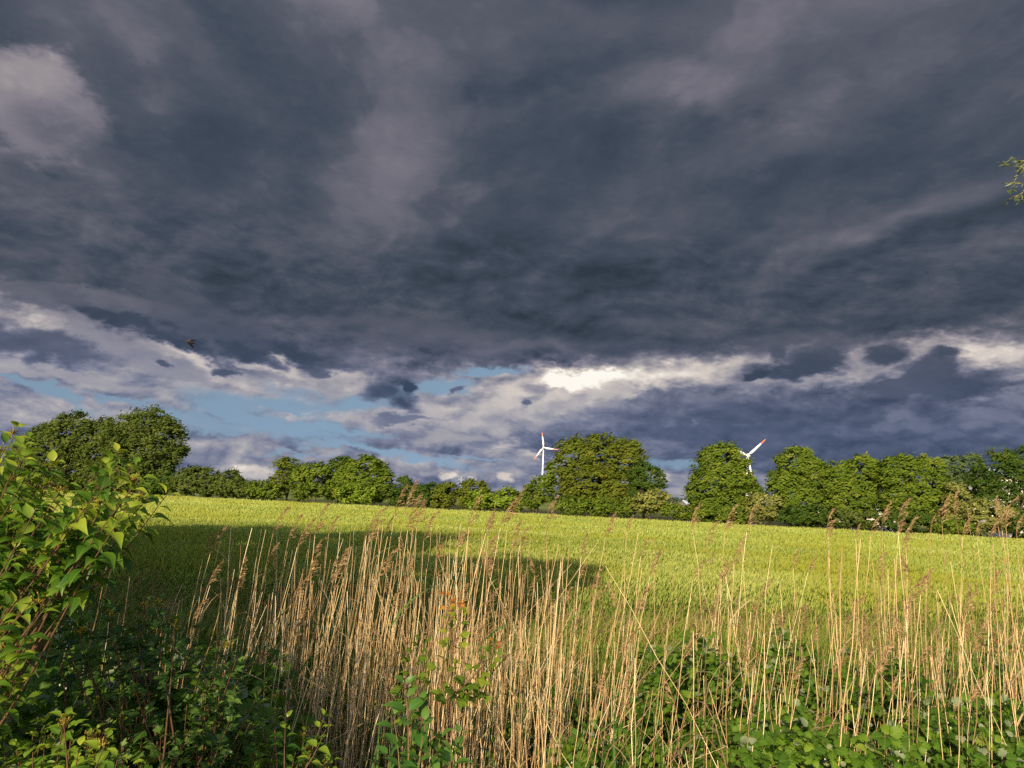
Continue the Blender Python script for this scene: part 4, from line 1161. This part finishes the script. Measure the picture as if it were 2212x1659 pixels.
def bramble(label, x0, x1, y0, y1, zmax, n_leaf, lsize=.050, buds=30, nm='bramble_bush', cat='bramble', cane_n=8, mat=None, flat=0.5):
    """a mound of arching canes between ditch positions; leaves in threes"""
    cx_, cy_ = (x0 + x1) / 2, (y0 + y1) / 2
    base = np.array([cx_, cy_, float(ground_z(cx_, cy_))])
    t = thing(nm, label, cat, base, 'brambles at the foot of the reeds')
    lf, cn, bd = Soup(), Soup(), Soup()
    for _ in range(cane_n):
        a = np.array([rng.uniform(x0, x1), rng.uniform(y0, y1), 0]); b = a + np.array([rng.uniform(-1, 1) * .9, rng.uniform(-.5, .4), 0])
        top = zmax * rng.uniform(.8, 1.15)
        tt = np.linspace(0, 1, 9)[:, None]
        P = a + (b - a) * tt + np.array([0, 0, top]) * np.sin(tt * np.pi * rng.uniform(.6, .85))
        cn.tube(P, np.linspace(.0045, .002, 9), 5, rng.random(), False)
    ng = n_leaf // 3
    gx_ = rng.uniform(x0, x1, ng); gy_ = rng.uniform(y0, y1, ng)
    env = zmax * (.55 + .75 * noise2(gx_, gy_, 41, 3, 1.3))
    ex = np.clip(np.minimum(gx_ - x0, x1 - gx_) / (.25 * (x1 - x0)), .25, 1) ** .5
    gz_ = env * ex * (1 - np.abs(rng.normal(0, .28, ng)))
    gz_ = np.maximum(gz_, .03) + ground_z(gx_, gy_)
    G = np.stack([gx_, gy_, gz_], -1)
    dirs = unit(np.stack([rng.normal(.1, .8, ng), rng.normal(-.45, .7, ng), rng.normal(.15, .35, ng)], -1))
    up = unit(np.stack([rng.normal(-.1, .42, ng), rng.normal(-.45, .42, ng), np.full(ng, .8)], -1))
    sz = lsize * rng.uniform(.65, 1.4, ng)
    rv = np.clip(rng.normal(.48, .2, ng), 0, 1)
    sd = unit(np.cross(up, dirs))
    for dd, f in ((dirs, 1.0), (dirs * .35 + sd, .85), (dirs * .35 - sd, .85)):
        flip = np.where(rng.random(ng) < .10, -1.0, 1.0)[:, None]
        lf.leaves(G + dd * .01, dd + [0, 0, -.15], (up + randdir(ng) * .25) * flip, sz * f, sz * f * .95, TOOTHED, rv)
    lf.build('foliage', mat or BRAMBLE, t, base)
    cn.build('cane', CANE, t, base)
    if buds:
        k = rng.integers(0, ng, buds)
        top = gz_[k]
        for p in G[k][np.argsort(-top)[:buds]]:
            for _ in range(2):
                c = p + rng.normal(0, .02, 3) + [0, 0, .05]
                bd.ball(c, .005, .005, .006, 5, 3, rng.random())
        bd.build('flower_buds', BUD, t, base)
    return t


bramble('bright bramble mound at the lower right corner in front of the reeds', 2.0, 4.2, 4.2, 5.4, 1.28, 6800, buds=14)
bramble('bright bramble mound low in the middle right, left of the corner mound', 1.0, 2.4, 4.1, 5.3, 1.2, 5400, buds=16)
bramble('bright bramble mound at the bottom centre, right of the leafy seedling', .15, 1.25, 4.1, 5.2, 1.0, 3400, buds=14)
bramble('taller bramble bank among the reeds below the long domed tree', 2.0, 3.5, 5.8, 7.2, 1.42, 5400, buds=10)
bramble('bramble bank among the reeds below the egg shaped tree', .9, 2.2, 6.0, 7.4, 1.3, 4600, buds=14)
bramble('tall bramble bank at the right edge behind the reeds', 3.4, 5.6, 6.0, 7.5, 1.35, 5400, buds=6)
bramble('green bank of bramble behind the reeds below the rust tinted tree', -.2, 1.0, 6.4, 7.6, .95, 2200, buds=6)
bramble('dim bramble patch in the shade under the thick reeds', -1.3, .1, 4.2, 5.4, .72, 2000, buds=4)
bramble('dark bramble tangle in the shade at the lower left', -2.9, -.9, 3.9, 5.4, 1.42, 7600, .06, 14)
bramble('dark bramble tangle below the dogwood at the lower left corner', -2.7, -1.2, 2.9, 3.9, 1.2, 3600, .055, 10)
bramble('shaded bramble bank left of the thick reeds, behind the dark tangle', -4.2, -1.5, 5.4, 7.2, 1.4, 5200, .06, 12)

# ---- dogwood shrub on the left
DOG = leaf_mat('dogwood_leaves', [(0, (.04, .11, .012)), (.5, (.09, .18, .016)), (.8, (.18, .27, .022)), (1, (.30, .35, .035))], 0.34, 1.6, gloss=.32, rough=.4, vein=.45)
TWIG = solid_mat('red_twig', (.13, .06, .03), (.09, .06, .03), .6, .3, 5.0)
FRUIT = leaf_mat('dogwood_flower_stalks', [(0, (.12, .10, .02)), (.6, (.28, .22, .04)), (1, (.42, .30, .08))], .2, 1)


def shoot_plant(name, label, cat, base, tips, mat, stems_mat, lsz=.07, pairs=7, step=.05, tmpl=OVATE2, cluster=.2, droop=.9, spread=.25, group=None, wf=.56, r0=.012, curve=.25, cl_mat=None):
    """opposite leaves along shoots which run from the base to the given tips"""
    base = np.array(base, float)
    t = thing(name, label, cat, base, group)
    stem, lf, fl = Soup(), Soup(), Soup()
    for tip in tips:
        tip = np.array(tip, float)
        b = base + np.array([rng.normal(0, spread), rng.normal(0, spread * .6), 0])
        d = tip - b
        tt = np.linspace(0, 1, 10)[:, None]
        P = b + d * tt + np.array([0, 0, 1.0]) * (np.sin(tt * np.pi) * curve * np.linalg.norm(d[:2]) ) + np.sin(tt * 9 + rng.uniform(0, 6)) * rng.normal(0, .012, 3)
        stem.tube(P, np.linspace(r0, .0016, 10), 5, rng.random(), False)
        L_ = np.linalg.norm(np.diff(P, axis=0), axis=1).sum()
        sdir = unit(P[-1] - P[-2])
        for k in range(pairs):
            f = 1 - (k * step * rng.uniform(.8, 1.2)) / L_
            if f < .1: break
            o = np.array([np.interp(f, tt[:, 0], P[:, q_]) for q_ in range(3)])
            a0 = rng.uniform(0, np.pi) + k * np.pi / 2
            e1 = unit(np.cross(sdir, [0.3, 0.2, 1.0])); e2 = np.cross(sdir, e1)
            side = e1 * math.cos(a0) + e2 * math.sin(a0)
            small = .55 + .45 * min(1, (k + .4) / 2.5)
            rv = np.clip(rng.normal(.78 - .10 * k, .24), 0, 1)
            for sg in (-1, 1):
                ax = side * sg + sdir * (.85 - .08 * k) + np.array([0, 0, -.12 * droop * min(k, 4)]) + rng.normal(0, .15, 3)
                nr = np.array([0, -.25, 1.0]) + sdir * .3 - side * sg * .3 + rng.normal(0, .3, 3)
                l_ = lsz * small * rng.uniform(.8, 1.2)
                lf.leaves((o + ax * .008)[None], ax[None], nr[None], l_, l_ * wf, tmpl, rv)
        if fl.n < 2600 and rng.random() < cluster:
            c = P[-1] - sdir * .05 + np.array([0, 0, .03])
            for _ in range(16):
                e = c + unit(rng.normal(size=3) + [0, 0, .9]) * rng.uniform(.012, .032)
                fl.tube(np.array([c, e]), [.0012, .0008], 3, rng.random(), False)
                fl.ball(e, .0028, .0028, .0034, 5, 3, rng.random())
    lf.build('foliage', mat, t, base, True)
    stem.build('stems', stems_mat, t, base)
    if fl.n: fl.build('flower_clusters', cl_mat or FRUIT, t, base)
    return t


def px_tips(pts, dlo, dhi, jitter=5, rep=1):
    return [at(x + rng.normal(0, jitter), y + rng.normal(0, jitter), rng.uniform(dlo, dhi)) for (x, y) in pts for _ in range(rep)]


dog_top = [(18, 428), (36, 446), (6, 446), (50, 462), (28, 470), (58, 486), (12, 480), (104, 474), (120, 466), (143, 478), (150, 498), (128, 492), (112, 496), (96, 500), (132, 512), (88, 516), (112, 522), (70, 516), (60, 530), (40, 506),
           (24, 520), (84, 540), (48, 548), (20, 548), (60, 556), (30, 566), (8, 520), (6, 566), (14, 590), (-14, 470), (-20, 520), (-20, 560), (-8, 600)]
tips = px_tips(dog_top, 2.75, 3.25, 3, 1) + px_tips(dog_top, 2.9, 3.5, 9, 1) + px_tips([(10, 500), (30, 535), (-10, 540), (20, 570), (-30, 590), (-30, 520), (-40, 560), (0, 600), (40, 500)], 3.1, 3.6, 12, 4)
shoot_plant('dogwood_shrub', 'tall dogwood shrub with glossy curled leaves at the left edge', 'shrub', (-2.75, 3.1, 0), tips, DOG, TWIG, .080, 8, .055, OVATE2, .45, 1.0, .12, curve=.04)
low = [(8, 610), (20, 640), (10, 662), (38, 600), (16, 690), (-10, 640), (-10, 680)]
shoot_plant('dogwood_shrub', 'small bright leaved dogwood shoots at the left edge below the tall shrub', 'shrub', (-2.4, 2.75, 0), px_tips(low, 2.45, 2.75, 4, 2), DOG, TWIG, .075, 5, .06, OVATE2, .1, 1, .1, curve=.05)
low2 = [(60, 715), (84, 730), (100, 742), (40, 738), (30, 755), (70, 752), (116, 757), (90, 770), (50, 775), (20, 770), (10, 745)]
shoot_plant('dogwood_shrub', 'low dogwood with yellow green leaves at the bottom left corner', 'shrub', (-1.5, 2.75, 0), px_tips(low2, 2.55, 2.9, 5, 3), DOG, TWIG, .06, 5, .05, OVATE2, .5, 1, .15, curve=.1)
VIB = leaf_mat('guelder_leaves', [(0, (.02, .06, .012)), (.6, (.045, .11, .018)), (1, (.12, .20, .035))], 0.3, 1.5, gloss=.25, vein=.35)
YFRUIT = leaf_mat('yellow_fruit', [(0, (.30, .20, .02)), (1, (.60, .46, .05))], .1, 1)
vt = [(110, 612), (150, 604), (190, 622), (80, 628), (220, 640), (60, 610), (135, 625), (120, 640), (150, 630), (95, 655), (180, 650), (210, 670), (230, 690), (195, 690), (165, 680), (140, 690), (240, 665), (215, 700), (185, 705), (125, 672), (158, 655), (222, 720), (196, 735), (170, 745), (140, 740), (262, 700), (250, 730)]
shoot_plant('guelder_shrub', 'shaded guelder shrub with lobed leaves and yellow fruit clusters, lower left', 'shrub', (-1.55, 3.85, 0), px_tips(vt, 3.5, 4.1, 6, 2), VIB, TWIG, .085, 5, .075, PALM, .55, .8, .2, wf=.95, curve=.15, cl_mat=YFRUIT)
dt = [(275, 690), (300, 735), (270, 745), (310, 752), (285, 720), (255, 752), (320, 725), (240, 760), (330, 760)]
shoot_plant('dogwood_shrub', 'small shaded dogwood at the foot of the reeds, lower left', 'shrub', (-1.1, 3.9, 0), px_tips(dt, 3.7, 4.2, 6, 2), DOG, TWIG, .06, 5, .05, OVATE2, .4, 1, .15, curve=.1)

# ---- maple sapling with red young leaves among the reeds
MAPLE = leaf_mat('maple_leaves', [(0, (.05, .11, .010)), (.5, (.11, .18, .016)), (.8, (.22, .27, .025)), (1, (.32, .30, .035))], 0.4, 1.6, gloss=.2, vein=.3)
YOUNG = leaf_mat('maple_young_leaves', [(0, (.28, .09, .012)), (.5, (.40, .14, .02)), (1, (.45, .24, .03))], 0.45, 1.3, gloss=.2)
mb = np.array([-.25, 4.3, 0.0])
mt_ = thing('maple_sapling', 'young maple with lobed leaves and red orange top leaves among the reeds', 'sapling', mb)
stem, lf, yg = Soup(), Soup(), Soup()
for pts, lead in (([(430, 770), (436, 690), (452, 640), (446, 592)], 1), ([(440, 740), (452, 650), (460, 612), (458, 600)], 1), ([(446, 700), (470, 680), (492, 655), (496, 640)], 0.6), ([(430, 740), (420, 700), (412, 660), (424, 640)], 0), ([(430, 760), (450, 700), (470, 692), (480, 700)], 0), ([(436, 750), (410, 720), (405, 690), (408, 680)], 0)):
    d0 = 4.35 + rng.uniform(-.1, .15)
    C4 = np.array([at(x, y, d0 + .03 * i_) for i_, (x, y) in enumerate(pts)])
    C4[0] = mb + rng.normal(0, .02, 3) if pts[0][1] > 735 else C4[0]
    tt = np.linspace(0, 3, 12)
    P = np.stack([np.interp(tt, range(4), C4[:, q_]) for q_ in range(3)], -1)
    stem.tube(P, np.linspace(.006, .0015, 12), 5, rng.random(), False)
    for i_ in range(2, 12):
        f = i_ / 11
        for sg in (-1, 1):
            big = 1 - .72 * f if lead else .8 - .3 * f
            ax = np.array([sg * rng.uniform(.5, 1), rng.normal(-.4, .4), rng.normal(.15, .25)])
            pet = P[i_] + ax * .05 * big
            nr = np.array([-sg * .25, -.55, .8]) + rng.normal(0, .25, 3)
            l_ = .115 * big * rng.uniform(.8, 1.2)
            if lead and f > .86: yg.leaves(pet[None], (ax + [0, 0, -.7])[None], nr[None], l_ * 1.25, l_ * 1.0, PALM)
            else: lf.leaves(pet[None], ax[None], nr[None], l_, l_ * .95, PALM, np.clip(.35 + .6 * f * lead + rng.normal(0, .12), 0, 1))
lf.build('foliage', MAPLE, mt_, mb); stem.build('stems', TWIG, mt_, mb)
yo = yg.build('young_leaves', YOUNG, mt_, mb); yo['label'] = 'red and orange young leaves'

# ---- leafy seedling at the bottom centre
SEEDL = leaf_mat('seedling_leaves', [(0, (.02, .08, .015)), (.6, (.05, .14, .02)), (1, (.10, .20, .03))], 0.3, 1.5, gloss=.4, vein=.3)
st_ = [(415, 735), (440, 742), (400, 720), (430, 720), (450, 755), (395, 745), (425, 760), (460, 738), (410, 765), (440, 775), (385, 765), (400, 690), (425, 700)]
shoot_plant('leafy_seedling', 'dark green seedling with pointed oval leaves at the bottom centre', 'seedling', (-.38, 4.05, 0), px_tips(st_, 3.85, 4.15, 4, 1), SEEDL, CANE, .11, 4, .07, OVATE, 0, .6, .08, wf=.5, curve=.05)

# ---- tall grass tufts with green reed shoots
for lab, x, y0, Yd in (('broad green reed leaf clump standing among the dry reeds below the egg shaped tree', 690, 690, 5.6), ('green reed leaf clump among the reeds below the rust tinted tree', 612, 740, 5.0), ('green reed leaf clump in the shade of the thick reeds', 385, 740, 4.7), ('green reed leaf clump near the right edge', 955, 640, 6.2)):
    p = np.array(at(x, y0, Yd)); b = np.array([p[0], Yd, float(ground_z(p[0], Yd))])
    s = Soup(); n = 9
    s.leaves(b + rng.normal(0, .05, (n, 3)) * [1, 1, 0], np.stack([rng.normal(.1, .25, n), rng.normal(0, .2, n), np.ones(n)], -1), np.stack([rng.normal(0, .5, n), -np.ones(n), np.full(n, .2)], -1), rng.uniform(.7, 1.15, n), rng.uniform(.02, .032, n), BLADE)
    tag(s.build('green_reed', REEDGREEN, None, b), lab, 'reed', 'green reeds in the ditch')

# ---- bird
BIRD = leaf_mat('bird_plumage', [(0, (.010, .010, .012)), (.3, (.015, .015, .015)), (.5, (.045, .036, .03)), (.75, (.07, .055, .045)), (1, (.40, .37, .30))], 0)
bp = np.array(at(190, 342, 26)); s = Soup()
u_ = np.array([-.98, .12, .05]); body = np.array([[-.15, 0, .0], [-.115, 0, .008], [-.06, 0, .006], [.02, 0, 0], [.08, 0, -.012], [.15, 0, -.022]])
s.tube(body, [.004, .026, .044, .046, .026, .012], 10, [.55, .6, .6, .6, .4, .1])
s.add([(.10, -.018, -.018), (.10, .018, -.018), (.28, .026, -.045), (.28, -.026, -.045), (.28, 0, -.038)], [(0, 1, 2, 3)], [(2, 4, 3)], .05)
for sg in (-1, 1):
    rows = []
    W_ = [(0, -.085, .055, .02 * 1), (.07, -.06, .075, .05), (.14, -.02, .12, .03), (.21, .05, .16, -.02), (.27, .12, .19, -.06)]
    V = [];
    for (sp, le_, te_, zz) in W_:
        yv, zv = (sp * .80 * sg, sp * .35 * sg + zz * .3)
        zv = zv if sg > 0 else -abs(sp) * .62
        V += [(le_, yv * .9 + .02 * sg, zv + .01), ((le_ + te_) / 2, yv * .9 + .02 * sg, zv + .016), (te_, yv * .9 + .02 * sg, zv)]
    q = [(a * 3 + b, a * 3 + b + 1, a * 3 + b + 4, a * 3 + b + 3) for a in range(4) for b in range(2)]
    rr = [.9, .1, .05] * 5 if sg > 0 else [.08] * 15
    s.add(V, q, None, rr)
bo = s.build('bird', BIRD, smooth=True); bo.location = tuple(bp); bo.rotation_euler = (.25, .1, .35)
tag(bo, 'small bird with rusty breast and dark wings flying left under the clouds', 'bird')

# ---- overhanging narrow leaved tree at the right edge
WILLOW = leaf_mat('willow_leaves', [(0, (.05, .08, .02)), (.5, (.12, .16, .05)), (1, (.24, .27, .12))], 0.25, 1.3, back=(.26, .30, .18), gloss=.25)
wb = np.array([11.8, 8.2, 0.0])
wt = thing('willow_tree', 'narrow leaved willow whose branch tip hangs in at the upper right edge', 'tree', wb)
wl, wbk = Soup(), Soup()
tt = np.linspace(0, 1, 8)[:, None]
P = wb + tt * np.array([.4, .2, 6.8]) + np.sin(tt * 6) * [.12, .1, 0]
wbk.tube(P, np.linspace(.2, .06, 8), 8)
tipc = np.array(at(1021, 177, 9.0))
limbs = [tipc + [.15, 0, .1]] + [wb + [rng.uniform(-2.2, 2.5), rng.uniform(-2, 2), rng.uniform(5.2, 8.2)] for _ in range(13)]
for li, e in enumerate(limbs):
    a = P[4 + li % 3]
    Q = a + (e - a) * tt + np.array([0, 0, .9 if li == 0 else .4]) * np.sin(tt * np.pi)
    wbk.tube(Q, np.linspace(.045, .005, 8), 5)
    twigs = 46 if li == 0 else 16
    for k in range(twigs):
        f = rng.uniform(.86, 1.0) if li == 0 else rng.uniform(.45, 1)
        o = np.array([np.interp(f, tt[:, 0], Q[:, q_]) for q_ in range(3)])
        if li == 0: o = tipc + [rng.uniform(.0, .5), rng.uniform(-.2, .2), rng.uniform(-.22, .26)]
        e2 = o + (np.array([rng.normal(-.08, .06), rng.normal(0, .08), rng.normal(-.03, .09)]) if li == 0 else rng.normal(0, .4, 3) + [-.1, 0, -.2])
        wbk.tube(np.array([o, (o + e2) / 2 + [0, 0, .02], e2]), [.004, .003, .0012], 4)
        m_ = 12
        g_ = rng.random(m_)
        ax = unit(e2 - o) * .7 + np.stack([rng.normal(-.35, .5, m_), rng.normal(0, .5, m_), rng.normal(-.3, .45, m_)], -1)
        wl.leaves(o + (e2 - o) * g_[:, None], ax, randdir(m_) + [-.2, -.5, .6], rng.uniform(.06, .1, m_), rng.uniform(.012, .018, m_), LANCE)
wl.build('foliage', WILLOW, wt, wb); wbk.build('trunk', BARK, wt, wb)
